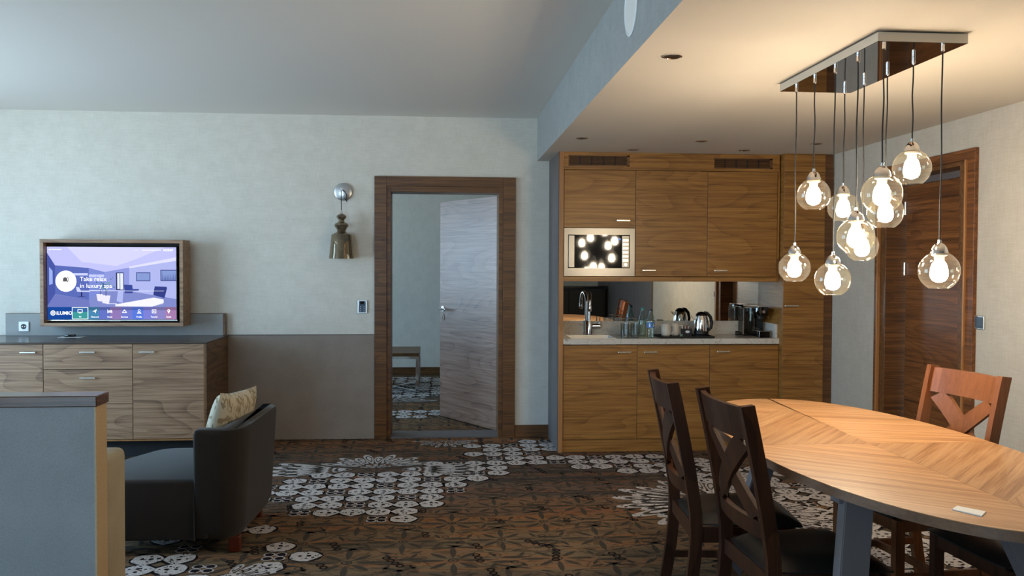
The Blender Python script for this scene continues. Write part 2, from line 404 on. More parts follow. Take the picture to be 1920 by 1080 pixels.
def struct(name, bm, mats, label, cat='wall', parent=None, **kw):
    o = obj(name, bm, mats, parent, **kw)
    if parent is None: tag(o, label, cat, None, 'structure')
    return o
def part_box(name, mat, parent, *a, **kw):
    bm = new(); box(bm, *a, **kw); return obj(name, bm, mat, parent)

# ------------------------------------------------------------------ shell
# floor with its woven motifs (ivory petals, dark hearts, dark ring chains)
bm = new()
def flat(pts, z, mi):
    try:
        f = bm.faces.new([bm.verts.new((x, y, z)) for x, y in pts]); f.material_index = mi
        if f.normal.z < 0: f.normal_flip()
    except ValueError: pass
fx0, fx1, fy0, fy1 = XL-0.1, XR+0.3, YR-0.1, YBW+0.05
flat([(fx0, fy0), (fx1, fy0), (fx1, fy1), (fx0, fy1)], 0.0, 0)
box(bm, fx0, fx1, fy0, fy1, -0.12, -0.004)
G = 0.147
CLUSTERS = [(-0.45, 5.25, .48, .48), (-0.80, 5.40, .36, .34), (-0.15, 5.55, .38, .30), (-0.45, 5.75, .55, .22), (0.20, 5.95, .28, .30), (0.50, 6.45, .30, .40), (0.72, 6.72, .30, .2), (0.75, 6.15, .32, .13),
            (1.42, 6.05, .45, .32), (1.9, 5.75, .5, .32), (2.2, 5.0, .5, .45), (2.35, 4.3, .5, .6), (1.9, 4.45, .3, .25),
            (-0.80, 4.207, .16, .16), (-1.28, 4.12, .2, .22), (-1.35, 4.75, .4, .3), (-1.15, 3.75, .35, .22),
            (-0.3, 9.7, .8, .45), (-0.35, 8.2, .4, .2), (0.0, 10.5, .9, .4), (2.0, 2.4, .5, .4), (-2.2, 5.2, .4, .5), (-2.6, 2.0, .6, .6), (0.2, 2.0, .5, .5)]
def petal(cx, cy, ax, ay, L=0.076, Wd=0.072, z=0.002):
    # fan petal pointing along (ax, ay)
    flat([(cx+math.cos(2*PI*t/12)*L*1.13, cy+math.sin(2*PI*t/12)*Wd*1.13) for t in range(12)], 0.001, 2)
    px, py = -ay, ax
    out = []
    for t in range(14):
        a = 2*PI*t/14; r = 1.0 + 0.05*math.cos(5*a)
        u = math.cos(a)*L*r; v = math.sin(a)*Wd*r*(1 - 0.38*max(0, math.cos(a))**2)*(1+.08*math.sin(3*a+cx*9))
        out.append((cx+ax*u+px*v, cy+ay*u+py*v))
    flat(out, z, 1)
    for (u, v, s) in ((-.35, 0, .12), (.2, 0, .15), (.1, .5, .09), (.1, -.5, .09), (.62, 0, .07)):
        qx, qy = cx+ax*u*L+px*v*Wd, cy+ay*u*L+py*v*Wd
        flat([(qx+math.cos(2*PI*k/6)*s*L*1.1, qy+math.sin(2*PI*k/6)*s*L*1.1) for k in range(6)], z+0.0012, 2)
for i in range(-32, 24):
    for j in range(-20, 78):
        x, y = -0.803 + i*G, 4.207 + j*G
        jit = 1.0+.35*math.sin(i*12.9898+j*78.233)
        inc = any(((x-a)/c)**2 + ((y-b)/d)**2 < jit for a, b, c, d in CLUSTERS)
        if not inc: continue
        k = (i + 3*j) % 5
        if k == 0:
            for q in range(4):
                a0 = PI/4 + q*PI/2
                ring = [(x+math.cos(a0)*G*.27+math.cos(2*PI*t/10)*G*.2, y+math.sin(a0)*G*.27+math.sin(2*PI*t/10)*G*.2) for t in range(10)]
                flat(ring, 0.002, 1)
                flat([(x+(px-x)*.98+0*py, y+(py-y)*.98) if False else (x+math.cos(a0)*G*.27+math.cos(2*PI*t/10)*G*.145, y+math.sin(a0)*G*.27+math.sin(2*PI*t/10)*G*.145) for t, (px, py) in enumerate(ring)], 0.0032, 2)
        else:
            # neighbour that is a flower centre
            for dx, dy in ((1, 0), (-1, 0), (0, 1), (0, -1)):
                if (i+dx + 3*(j+dy)) % 5 == 0:
                    petal(x, y, -dx, -dy); break
def loop_petal(cx, cy, a, r0, r1, wd):
    for (s, z, mi) in ((1.0, 0.0022, 1), (0.66, 0.0034, 3), (0.44, 0.0046, 1)):
        rc, rl, ww = (r0+r1)/2, (r1-r0)/2*s, wd*s
        pts = []
        for t in range(18):
            b = 2*PI*t/18; u = rc+math.cos(b)*rl; v = math.sin(b)*ww*(0.75+0.35*math.cos(b))
            pts.append((cx+math.cos(a)*u-math.sin(a)*v, cy+math.sin(a)*u+math.cos(a)*v))
        flat(pts, z, mi)
def palmette(cx, cy, R0, a0, a1, n, wd):
    n = int(n*1.6); wd *= .72
    for q in range(n):
        a = a0+(a1-a0)*q/(n-1)
        loop_petal(cx, cy, a, R0*.30, R0*(1.0 if q % 2 == 0 else .82), wd)
    for q in range(5):
        loop_petal(cx, cy, a0+(a1-a0)*q/4+.1, R0*.03, R0*.27, wd*.5)
palmette(-0.46, 6.02, .42, .35, PI-.35, 7, .055)
palmette(-0.60, 5.98, .58, PI-.35, PI+.35, 5, .07)
palmette(-0.30, 5.95, .58, -.35, .35, 5, .07)
palmette(0.02, 6.92, .26, PI+.1, 2*PI-.1, 7, .03)
palmette(1.62, 5.02, .62, PI-.55, PI+.75, 6, .075)
palmette(1.62, 5.10, .50, .1, PI*.8, 7, .06)
palmette(1.75, 4.75, .50, -1.2, .5, 6, .06)
palmette(-0.98, 3.92, .24, -.3, 1.3, 4, .035)
palmette(2.05, 3.95, .45, .4, PI, 6, .05)
palmette(-.55, 8.9, .5, .2, PI-.2, 7, .05)
def lens(cx, cy, a, L, W, z, mi):
    flat([(cx+math.cos(a)*u*L-math.sin(a)*v*W, cy+math.sin(a)*u*L+math.cos(a)*v*W) for u, v in ((-1, 0), (-.5, .7), (0, 1), (.5, .75), (1, 0), (.5, -.7), (0, -1), (-.5, -.75))], z, mi)
def ringm(cx, cy, ro, ri, z, mi, n=12):
    for t in range(n):
        a, b = 2*PI*t/n, 2*PI*(t+1)/n
        flat([(cx+math.cos(a)*ro, cy+math.sin(a)*ro), (cx+math.cos(b)*ro, cy+math.sin(b)*ro), (cx+math.cos(b)*ri, cy+math.sin(b)*ri), (cx+math.cos(a)*ri, cy+math.sin(a)*ri)], z, mi)
def damask(cx, cy, sc, mi):
    for q in range(8):
        a = q*PI/4+.0; L_ = (.105, .075)[q % 2]*sc
        lens(cx+math.cos(a)*(.045*sc+L_), cy+math.sin(a)*(.045*sc+L_), a, L_, .020*sc, .0008, mi)
        lens(cx+math.cos(a+.39)*.25*sc, cy+math.sin(a+.39)*.25*sc, a+.39+PI/2, .05*sc, .014*sc, .0008, mi)
    ringm(cx, cy, .034*sc, .022*sc, .0008, mi); lens(cx, cy, 0, .014*sc, .014*sc, .0008, 3)
    for s_ in (-1, 1):
        lens(cx+s_*.36*sc, cy+.03*s_, 0, .10*sc, .022*sc, .0008, 3); lens(cx+s_*.34*sc, cy-.13*sc, s_*.5, .09*sc, .018*sc, .0008, mi)
        ringm(cx+s_*.05*sc, cy+s_*.33*sc, .028*sc, .018*sc, .0008, mi)
for j in range(0, 34):
    for i in range(-8, 10):
        damask(.05+i*.50+(j % 2)*.25, 1.1+j*.30, random.uniform(.68, .82), 3)
def chain(x, y, a, n, r=0.021):
    for q in range(n):
        cx, cy = x+math.cos(a)*q*2.1*r, y+math.sin(a)*q*2.1*r
        o_ = [(cx+math.cos(2*PI*t/10)*r, cy+math.sin(2*PI*t/10)*r) for t in range(10)]
        i_ = [(cx+math.cos(2*PI*t/10)*r*.55, cy+math.sin(2*PI*t/10)*r*.55) for t in range(10)]
        for t in range(10): flat([o_[t], o_[(t+1) % 10], i_[(t+1) % 10], i_[t]], 0.0015, 2)
for j in range(0, 44):
    for i in range(0, 22):
        x = -3.0+i*0.36+0.09*math.sin(j*1.3)+random.uniform(-.03, .03); y = 1.2+j*0.22+random.uniform(-.03, .03)
        if random.random() < .62: chain(x, y, 1.9+random.uniform(-.5, .5), random.choice((2, 2, 3, 4)))
floor = struct('floor', bm, ['carpet', 'motif', 'motif_dark', 'motif_shade'], 'brown patterned carpet with ivory flower motifs covering the floor', 'floor', origin=(0, 0, 0), fix=False)

def wall_openings(bm, u0, u1, v0, v1, holes, mk, mi=0):
    """fill rectangle [u0,u1]x[v0,v1] minus holes; mk(a,b,c,d) adds a box"""
    us = sorted(set([u0, u1]+[h[0] for h in holes]+[h[1] for h in holes]))
    for a, b in zip(us, us[1:]):
        hs = sorted([h for h in holes if h[0] <= a and h[1] >= b], key=lambda h: h[2]); z = v0
        for h in hs:
            if h[2] > z: mk(a, b, z, h[2])
            z = h[3]
        if z < v1: mk(a, b, z, v1)

DX0, DX1, DZ = -0.42, 0.445, 1.985      # bedroom door opening
bm = new(); wall_openings(bm, XL-0.1, XR+0.1, 0, ZC+0.05, [(DX0-.03, DX1+.03, 0, DZ+.03)], lambda a, b, c, d: box(bm, a, b, YB, YB+0.2, c, d))
struct('wall_back', bm, 'wall', 'pale textured wallpaper wall behind the television and bedroom door')
RY0, RY1, RZ = 4.745, 5.56, 1.975        # door opening in the right wall
bm = new(); wall_openings(bm, YR-.1, YB, 0, ZC+0.05, [(RY0-.02, RY1+.02, 0, RZ+.02)], lambda a, b, c, d: box(bm, XR, XR+0.22, a, b, c, d))
struct('wall_right', bm, 'wall_r', 'beige textured wallpaper wall with the dark walnut door on the right')
bm = new(); wall_openings(bm, YR-.1, YB, 0, ZC+0.05, [(a, b, c, d) for a, b, c, d in LWINS], lambda a, b, c, d: box(bm, XL-0.2, XL, a, b, c, d))
struct('wall_left', bm, 'wall', 'wallpapered window wall on the left side of the room')
bm = new(); wall_openings(bm, XL-.2, XR+.22, 0, ZC+0.05, [RWIN], lambda a, b, c, d: box(bm, a, b, YR-0.2, YR, c, d))
struct('wall_rear', bm, 'wall', 'wallpapered wall behind the viewer')
bm = new(); box(bm, XL-.2, XS+.02, YR-.2, YB+.2, ZC, ZC+.15)
struct('ceiling', bm, 'ceil', 'high white ceiling over the sitting area', 'ceiling')
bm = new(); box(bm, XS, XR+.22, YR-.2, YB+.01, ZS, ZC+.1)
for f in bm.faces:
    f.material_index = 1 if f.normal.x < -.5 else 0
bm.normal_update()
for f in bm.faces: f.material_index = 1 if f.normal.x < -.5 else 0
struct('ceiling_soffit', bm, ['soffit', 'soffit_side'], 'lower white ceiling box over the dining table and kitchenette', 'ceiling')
# bedroom shell
bm = new(); box(bm, XBL-.2, 2.2, YBW, YBW+.15, 0, 2.65)
struct('wall_bedroom_back', bm, 'wall', 'pale wall at the far end of the bedroom seen through the doorway')
bm = new(); wall_openings(bm, YB+.2, YBW, 0, 2.65, [BWIN], lambda a, b, c, d: box(bm, XBL-.2, XBL, a, b, c, d))
struct('wall_bedroom_left', bm, 'wall', 'bedroom window wall left of the doorway')
bm = new(); box(bm, 2.2, 2.35, YB+.2, YBW, 0, 2.65)
struct('wall_bedroom_right', bm, 'wall', 'bedroom wall right of the doorway')
bm = new(); box(bm, XBL-.2, 2.35, YB+.2, YBW+.15, 2.6, 2.75)
struct('ceiling_bedroom', bm, 'ceil', 'white bedroom ceiling', 'ceiling')
bm = new(); box(bm, XBL, 2.2, YBW-.018, YBW-.0005, 0, .10, bev=.002)
struct('baseboard_bedroom', bm, 'dark_x', 'dark wooden baseboard in the bedroom', 'baseboard')
bm = new(); box(bm, .583, .856, YB-.018, YB-.0005, 0, .10, bev=.002)
struct('baseboard_back', bm, 'dark_x', 'short dark wooden baseboard between bedroom door and kitchenette', 'baseboard')
bm = new(); box(bm, XR-.016, XR-.0005, YR, 4.58, 0, .10, bev=.002)
struct('baseboard_right', bm, 'dark_y', 'dark wooden baseboard along the right wall', 'baseboard')
# wainscot
t = thing('trim_1', 'grey laminate wainscot between dresser and bedroom door', 'wainscot', (-1.1, YB, 0), kind='structure')
part_box('panel', 'wainscot', t, -4.3, -.551, YB-.014, YB, .004, .838)
part_box('top_strip', 'dresser_top', t, -4.3, -.551, YB-.016, YB, .838, .842)
# grey panels further back on the right wall (only the mirror sees them)
t = thing('trim_2', 'tall grey wall panels at the rear of the right wall', 'wall panel', (XR, 0, 0), kind='structure')
for q in range(4):
    part_box('panel', 'grey_side', t, XR-.03, XR-.0005, -2.5+q*1.06, -1.45+q*1.06, .1, 2.2, bev=.002)

# windows (outside the picture, they let the daylight in)
def window(n, y0, y1, z0, z1, x, axis, label):
    t = thing('window_%d' % n, label, 'window', (x, (y0+y1)/2, z0) if axis == 'x' else ((y0+y1)/2, x, z0), kind='structure')
    def B(name, mat, a, b, c, d, th, off=0):
        if axis == 'x': return part_box(name, mat, t, x-th/2+off, x+th/2+off, a, b, c, d)
        return part_box(name, mat, t, a, b, x-th/2+off, x+th/2+off, c, d)
    bm = new()
    def bb(a, b, c, d):
        if axis == 'x': box(bm, x-.03, x+.03, a, b, c, d, bev=.003)
        else: box(bm, a, b, x-.03, x+.03, c, d, bev=.003)
    bb(y0, y1, z0, z0+.06); bb(y0, y1, z1-.06, z1); bb(y0, y0+.06, z0, z1); bb(y1-.06, y1, z0, z1); bb((y0+y1)/2-.03, (y0+y1)/2+.03, z0, z1)
    obj('window_frame', bm, 'white', t)
    for a, b in ((y0+.06, (y0+y1)/2-.03), ((y0+y1)/2+.03, y1-.06)): B('pane', 'pane', a, b, z0+.06, z1-.06, .006)
for n_, (a, b, c, d) in enumerate(LWINS): window(n_+1, a, b, c, d, XL-.08, 'x', 'tall window in the left wall near the television')
window(3, RWIN[0], RWIN[1], RWIN[2], RWIN[3], YR-.08, 'y', 'wide window in the rear wall')
window(4, BWIN[0], BWIN[1], BWIN[2], BWIN[3], XBL-.08, 'x', 'bedroom window')

# bedroom door
t = thing('door_1', 'half-open walnut bedroom door in a dark walnut frame', 'door', (0, YB, 0), kind='structure')
bm = new()
o0, o1, oz = -.549, .581, 2.1085
s0, s1, sz = -.452, .482, 2.03
for a, b, c, d in ((o0, s0, 0, oz), (s1, o1, 0, oz), (s0, s1, sz, oz)): box(bm, a, b, YB-.024, YB, c, d, bev=.0015)
obj('casing', bm, ['dark_z'], t)
bm = new()
for a, b, c, d in ((s0, DX0, 0, DZ+.045), (DX1, s1, 0, DZ+.045), (DX0, DX1, DZ, DZ+.045)): box(bm, a, b, YB-.012, YB+.22, c, d, bev=.0015)
obj('jamb', bm, ['dark_z'], t)
part_box('threshold', 'grey_side', t, DX0, DX1, YB-.012, 7.30, 0.001, .012)
# the leaf: hinge at right, opened into the bedroom
HX, HY, TX, TY = .445, 7.262, -.030, 8.03
d = Vector((TX-HX, TY-HY, 0)).normalized(); nrm = Vector((d.y*-1, d.x, 0))
if nrm.y > 0: nrm = -nrm                          # face towards the doorway
Lf = (Vector((TX, TY, 0))-Vector((HX, HY, 0))).length
leaf_ang = math.atan2(d.y, d.x)
bm = new(); box(bm, 0, Lf, -.02, .02, .012, 1.978, bev=.002)
leaf_o = bpy.data.objects.new('leaf_tmp', None)
def local_part(name, bm, mats, parent, mat4, ang=35):
    bmesh.ops.recalc_face_normals(bm, faces=bm.faces[:])
    me = bpy.data.meshes.new(name); bm.to_mesh(me); bm.free()
    for m in (mats if isinstance(mats, (list, tuple)) else [mats]): me.materials.append(M[m])
    me.shade_smooth(); me.set_sharp_from_angle(angle=math.radians(ang))
    o = bpy.data.objects.new(name, me); COL.objects.link(o); o.parent = parent; o.matrix_local = mat4
    ORG[o.name] = ORG[parent.name]; return o
cen = Vector((HX, HY, 0)) - nrm*.02
leaf = local_part('leaf', bm, 'leaf', t, Matrix.Translation(cen-ORG[t.name]) @ Matrix.Rotation(leaf_ang, 4, 'Z'))
sgn = -1 if (Matrix.Rotation(leaf_ang, 3, 'Z') @ Vector((0, 1, 0))).dot(nrm) < 0 else 1
bm = new()
lathe(bm, [(.026, 0), (.026, .008)], (Lf-.06, 0, 1.0), 20, axis='y')
for v in bm.verts: v.co.y = sgn*(.02+abs(v.co.y))
tube(bm, [(Lf-.06, sgn*.02, 1.0), (Lf-.06, sgn*.062, 1.0), (Lf-.075, sgn*.07, 1.0), (Lf-.175, sgn*.07, 1.0)], .0095, 10)
local_part('door_handle', bm, 'chrome', leaf, Matrix())['label'] = 'chrome lever handle'
bm = new(); lathe(bm, [(.024, 0), (.024, .006)], (Lf-.06, 0, .925), 20, axis='y')
for v in bm.verts: v.co.y = sgn*(.02+abs(v.co.y)); v.co.z = .925+(v.co.z-.925)*1.3
box(bm, Lf-.063, Lf-.057, sgn*.0255, sgn*.0275, .913, .937, mi=1)
local_part('keyhole_plate', bm, ['chrome', 'black'], leaf, Matrix())

# door in the right wall
t = thing('door_2', 'closed dark walnut door with wide frame in the right wall', 'door', (XR, 5.1, 0), kind='structure')
bm = new()
for a, b, c, d in ((4.587, 4.665, 0, 2.06), (5.63, 5.688, 0, 2.06), (4.665, 5.63, 2.0, 2.06)): box(bm, XR-.024, XR, a, b, c, d, bev=.0015)
obj('casing', bm, 'dark_y', t)
bm = new()
for a, b, c, d in ((4.665, RY0, 0, 2.0), (RY1, 5.63, 0, 2.0), (RY0, RY1, RZ, 2.0)): box(bm, XR-.012, XR+.2, a, b, c, d, bev=.0015)
obj('jamb', bm, 'dark_x', t)
bm = new(); box(bm, XR-.036, XR-.012, 5.628, 5.642, 0, 2.0, bev=.002); box(bm, XR-.036, XR-.012, 4.653, 4.667, 0, 2.0, bev=.002)
obj('frame_bead', bm, 'edge_z', t)
part_box('leaf', 'dark_y', t, XR+.12, XR+.16, RY0+.004, RY1-.012, .01, 1.935, bev=.002)
part_box('head_panel', 'grey_side', t, XR+.12, XR+.16, RY0, RY1, 1.938, RZ)
bm = new()
for z in (.3, 1.345, 1.745): lathe(bm, [(.007, z), (.007, z+.085)], (XR+.112, RY1-.01, 0), 10)
obj('hinge', bm, 'satin', t)

# partition (half wall) in the left foreground
t = thing('half_wall', 'blue-grey half wall with dark wooden cap in the left foreground', 'partition', (-2.1, 2.9, 0), kind='structure')
part_box('panel', 'grey_fab', t, -3.3, -1.099, 2.836, 2.920, 0, .948)
part_box('end_panel', 'warm_lit_end', t, -1.099, -1.093, 2.834, 2.922, 0, .948)['label'] = 'end face with warm lamp light in its colour'
part_box('cap', 'cap', t, -3.32, -1.088, 2.828, 2.930, .948, .983, bev=.003)

# ------------------------------------------------------------------ kitchenette
YK = 6.43; YM = 6.875
KX = [.893, 1.432, 1.982, 2.522]
KB = [.893, 1.454, 2.010, 2.545]
t = thing('kitchen_surround', 'walnut surround of the kitchenette with grey left side and vent panel on top', 'kitchen surround', (1.7, YK, 0))
part_box('side_panel', 'grey_side', t, .856, .876, YK+.002, YB-.001, 0, ZS-.001)['label'] = 'grey laminate side'
part_box('side_edge', 'edge_z', t, .856, .891, YK-.004, YK+.022, 0, ZS-.001, bev=.001)
part_box('inner_side', 'walnut_z', t, .876, .891, YK+.022, YB-.001, 0, ZS-.001)
bm = new(); V1, V2 = (.924, 1.386, 2.140, 2.222), (2.028, 2.481, 2.134, 2.213)
wall_openings(bm, .891, 2.535, 2.115, ZS-.001, [V1, V2], lambda a, b, c, d: box(bm, a, b, YK, YK+.02, c, d))
obj('cornice', bm, 'walnut_x', t)
for (a, b, c, d) in (V1, V2):
    bm = new()
    for (p, q, r_, s_) in ((a, b, c, c+.008), (a, b, d-.008, d), (a, a+.008, c, d), (b-.02, b, c, d)): box(bm, p, q, YK+.002, YK+.022, r_, s_)
    g = obj('vent_grille', bm, 'dark_x', t); g['label'] = 'dark wooden vent grille'
    for q in range(1, 5):
        x = a+(b-a-.02)*q/5; part_box('divider', 'shadow', g, x-.003, x+.003, YK+.006, YK+.02, c+.008, d-.008)
    bm = new()
    for q in range(9):
        z = c+.010+q*(d-c-.02)/8.5; box(bm, a+.008, b-.02, YK+.012, YK+.02, z, z+.0035)
    tag(obj('slat', bm, 'dark_x', g), kind='stuff')
    part_box('duct', 'shadow', t, a-.01, b+.01, YK+.06, YK+.3, c-.005, d+.005)
part_box('bottom_rail', 'walnut_x', t, .891, 2.522, YK-.002, YK+.03, 1.283, 1.318, bev=.001)
part_box('bottom_board', 'walnut_x', t, .891, 2.535, YK+.03, YM, 1.30, 1.318)
part_box('plinth', 'walnut_x', t, .891, 2.545, YK+.012, YK+.03, .002, .094)
part_box('filler', 'walnut_z', t, 2.5225, 2.538, YK, YK+.02, 1.283, 2.115)

def handle(parent, x0, x1, z, y, name='handle'):
    bm = new(); box(bm, x0, x1, y-.026, y-.018, z-.005, z+.005, bev=.0015)
    for x in (x0+.008, x1-.016): box(bm, x, x+.008, y-.02, y+.001, z-.004, z+.004)
    return obj(name, bm, 'satin', parent)
def cabinet(name, label, x0, x1, z0, z1, hx, hz, y=YK, yb=YM-.01, mat='walnut_x', group=None, open_top=False):
    t = thing(name, label, 'cabinet', ((x0+x1)/2, y, z0), group=group)
    bm = new()
    for p in ((x0+.0015, x0+.018, z0+.001, z1-.001), (x1-.018, x1-.0015, z0+.001, z1-.001), (x0+.018, x1-.018, z0+.001, z0+.018)): box(bm, p[0], p[1], y+.021, yb, p[2], p[3])
    box(bm, x0+.018, x1-.018, yb-.01, yb, z0+.018, z1-.001)
    if not open_top: box(bm, x0+.018, x1-.018, y+.021, yb-.01, z1-.018, z1-.001)
    obj('body', bm, 'walnut_y', t)
    d_ = part_box('door', mat, t, x0+.0015, x1-.0015, y, y+.019, z0+.0015, z1-.0015, bev=.001)
    handle(d_, hx, hx+.10, hz, y)
    return t
cabinet('wall_cabinet', 'small walnut wall cabinet above the microwave', KX[0], KX[1], 1.683, 2.113, 1.287, 1.737)
cabinet('wall_cabinet', 'tall walnut wall cabinet right of the microwave, middle of the upper row', KX[1], KX[2], 1.32, 2.113, 1.484, 1.367)
cabinet('wall_cabinet', 'walnut wall cabinet at the right end of the upper row', KX[2], KX[3], 1.32, 2.113, 2.032, 1.367)
cabinet('base_cabinet', 'walnut base cabinet under the sink', KB[0], KB[1], .097, .806, 1.303, .754, open_top=True)
cabinet('base_cabinet', 'walnut base cabinet with swirling grain in the middle of the lower row', KB[1], KB[2], .097, .806, 1.503, .754)
cabinet('base_cabinet', 'walnut base cabinet under the coffee machine', KB[2], KB[3], .097, .806, 2.061, .756)

# tall cabinet
YT = 6.36
t = thing('tall_cabinet', 'tall walnut cabinet between kitchenette and right wall', 'cabinet', (2.7, YT, 0))
part_box('body', 'walnut_y', t, 2.547, 2.862, YT+.021, YB-.002, .002, ZS-.001)
part_box('top_panel', 'walnut_x', t, 2.547, 2.862, YT, YT+.02, 2.108, ZS-.001, bev=.001)
dd = part_box('door', 'walnut_x', t, 2.547, 2.862, YT, YT+.02, .100, 2.105, bev=.001)
handle(dd, 2.552, 2.662, 1.105, YT)
part_box('plinth', 'walnut_x', t, 2.547, 2.862, YT+.01, YT+.02, .002, .097)
part_box('wall_filler', 'dark_z', t, 2.8635, XR-.001, YT+.012, YT+.05, .002, ZS-.001)

# microwave
t = thing('microwave', 'built-in stainless steel microwave with black glass door', 'microwave', (1.16, YK, 1.322))
bm = new(); x0, x1, z0, z1 = .895, 1.428, 1.322, 1.680; a, b, c, d = .924, 1.390, 1.382, 1.630
for p in ((x0, a, z0, z1), (b, x1, z0, z1), (a, b, z0, c), (a, b, d, z1)): box(bm, p[0], p[1], YK-.004, YK+.02, p[2], p[3])
obj('trim_frame', bm, 'steel', t)
part_box('door_rim', 'black_gloss', t, a, b, YK-.002, YK+.02, c, d)
part_box('door_strip', 'steel', t, .930, .972, YK-.006, YK-.002, c+.006, d-.006, bev=.001)
part_box('glass', 'black_gloss', t, .974, 1.329, YK-.005, YK-.002, c+.004, d-.004)
cp = part_box('control_panel', 'steel', t, 1.331, 1.384, YK-.006, YK-.002, c+.006, d-.006, bev=.001)
for q in range(6):
    z = c+.05+q*.03; part_box('button', 'satin', cp, 1.337, 1.378, YK-.0085, YK-.006, z, z+.016, bev=.001)
bm = new(); lathe(bm, [(.012, -.012), (.012, 0)], (1.357, YK-.006, c+.026), 16, axis='y'); obj('button', bm, 'satin', cp)
part_box('body', 'shadow', t, x0+.005, x1-.005, YK+.021, YM-.05, z0+.002, z1-.002)

def text_mesh(body, size, mat, parent, pos, bold=False, align='LEFT', name='lettering', facing='-y', ext=0.0004):
    cu = bpy.data.curves.new('t', 'FONT'); cu.body = body; cu.size = size; cu.align_x = align; cu.extrude = ext
    cu.resolution_u = 2
    if bold: cu.offset = size*0.018
    to = bpy.data.objects.new('t', cu); COL.objects.link(to)
    dg = bpy.context.evaluated_depsgraph_get(); me = bpy.data.meshes.new_from_object(to.evaluated_get(dg))
    bpy.data.objects.remove(to); bpy.data.curves.remove(cu)
    bm = new(); bm.from_mesh(me); bpy.data.meshes.remove(me)
    for v in bm.verts: v.co = Vector((v.co.x, -v.co.z, v.co.y)) + Vector(pos)
    return obj(name, bm, mat, parent)
text_mesh('10:25', .016, 'blue_led', t, (1.285, YK-.0055, 1.592), name='display')

# worktop with undermount basin
SXa, SXb, SYa, SYb = .955, 1.300, 6.475, 6.770
bm = new()
wall_openings(bm, .892, 2.5455, YK-.006, YM-.022, [(SXa, SXb, SYa, SYb)], lambda a, b, c, d: box(bm, a, b, c, d, .812, .853))
o = obj('worktop', bm, 'quartz'); tag(o, 'white veined quartz worktop of the kitchenette', 'worktop')
bm = new(); box(bm, .892, 2.525, YM-.022, YM-.002, .812, .960, bev=.0015)
o = obj('backsplash', bm, 'quartz'); tag(o, 'low quartz upstand behind the worktop', 'backsplash')
bm = new(); box(bm, 2.526, 2.5455, YK+.03, YM-.024, .8535, .960, bev=.0015)
o = obj('side_upstand', bm, 'quartz'); tag(o, 'short pale upstand against the tall cabinet at the right end of the worktop', 'upstand')
t = thing('mirror', 'frameless wall mirror between worktop and wall cabinets', 'mirror', (1.7, YM, .961))
for a, b in ((.892, 2.372), (2.3745, 2.5455)): part_box('mirror_pane', 'mirror', t, a, b, YM, YM+.006, .960, 1.299)
part_box('backing', 'shadow', t, .892, 2.5455, YM+.007, YM+.02, .94, 1.299)
t = thing('sink', 'stainless steel sink basin sunk into the worktop', 'sink', ((SXa+SXb)/2, (SYa+SYb)/2, .70))
bm = new(); th = .004
for p in ((SXa, SXa+th, SYa, SYb), (SXb-th, SXb, SYa, SYb), (SXa, SXb, SYa, SYa+th), (SXa, SXb, SYb-th, SYb)): box(bm, p[0]+.0008, p[1]-.0008, p[2]+.0008, p[3]-.0008, .715, .8545)
box(bm, SXa+.001, SXb-.001, SYa+.001, SYb-.001, .711, .715)
obj('basin', bm, 'satin', t)
bm = new(); lathe(bm, [(.03, .7155), (.028, .718), (.01, .7165)], ((SXa+SXb)/2, (SYa+SYb)/2, 0), 18); obj('drain', bm, 'chrome', t)

# faucet
FX, FY = 1.150, 6.810
t = thing('faucet', 'chrome swan-neck mixer tap behind the sink', 'faucet', (FX, FY, .853))
bm = new(); lathe(bm, [(.035, .8532), (.035, .856), (.030, .858), (.030, .955), (.027, .962), (.012, .964)], (FX, FY, 0), 24); obj('base', bm, 'chrome', t)
pts = [(FX, FY, .955), (FX, FY, 1.10)]
for q in range(9):
    a = PI*q/8; pts.append((FX-.02*(1-math.cos(a))/2, FY-.075+.075*math.cos(a), 1.11+.075*math.sin(a)))
pts.append((FX-.02, FY-.15, 1.08))
bm = new(); tube(bm, pts, .0115, 12); obj('spout', bm, 'chrome', t)
bm = new(); lathe(bm, [(.013, 1.045), (.015, 1.05), (.015, 1.085), (.0115, 1.095)], (FX-.02, FY-.15, 0), 16); obj('nozzle', bm, 'chrome', t)
bm = new(); lathe(bm, [(.016, 0), (.019, .004), (.019, .062), (.016, .066)], (FX+.024, FY, .922), 18, axis='x')
tube(bm, [(FX+.08, FY, .938), (FX+.084, FY, .96), (FX+.086, FY-.005, .99)], [.006, .005, .004], 8); obj('lever', bm, 'chrome', t)

# drinking glasses
def goblet(x, y, label, flip=True):
    t = thing('wine_glass', label, 'glass', (x, y, .8535), group='clear glasses on the worktop')
    z = .8535; bm = new()
    # upturned: rim below, foot on top
    lathe(bm, [(.033, z), (.037, z+.03), (.036, z+.055), (.022, z+.082), (.007, z+.090)], (x, y, 0), 20, close=False); obj('bowl', bm, 'clear', t)
    bm = new(); lathe(bm, [(.006, z+.0905), (.004, z+.105), (.004, z+.128), (.008, z+.134)], (x, y, 0), 12); obj('stem', bm, 'clear', t)
    bm = new(); lathe(bm, [(.008, z+.1345), (.031, z+.139), (.032, z+.142), (.004, z+.1445)], (x, y, 0), 20); obj('foot', bm, 'clear', t)
goblet(1.398, 6.62, 'upturned wine glass at the left of the glasses beside the sink')
goblet(1.440, 6.70, 'upturned wine glass at the back of the glasses, close to the upstand')
goblet(1.478, 6.64, 'upturned wine glass beside the green-capped bottle')
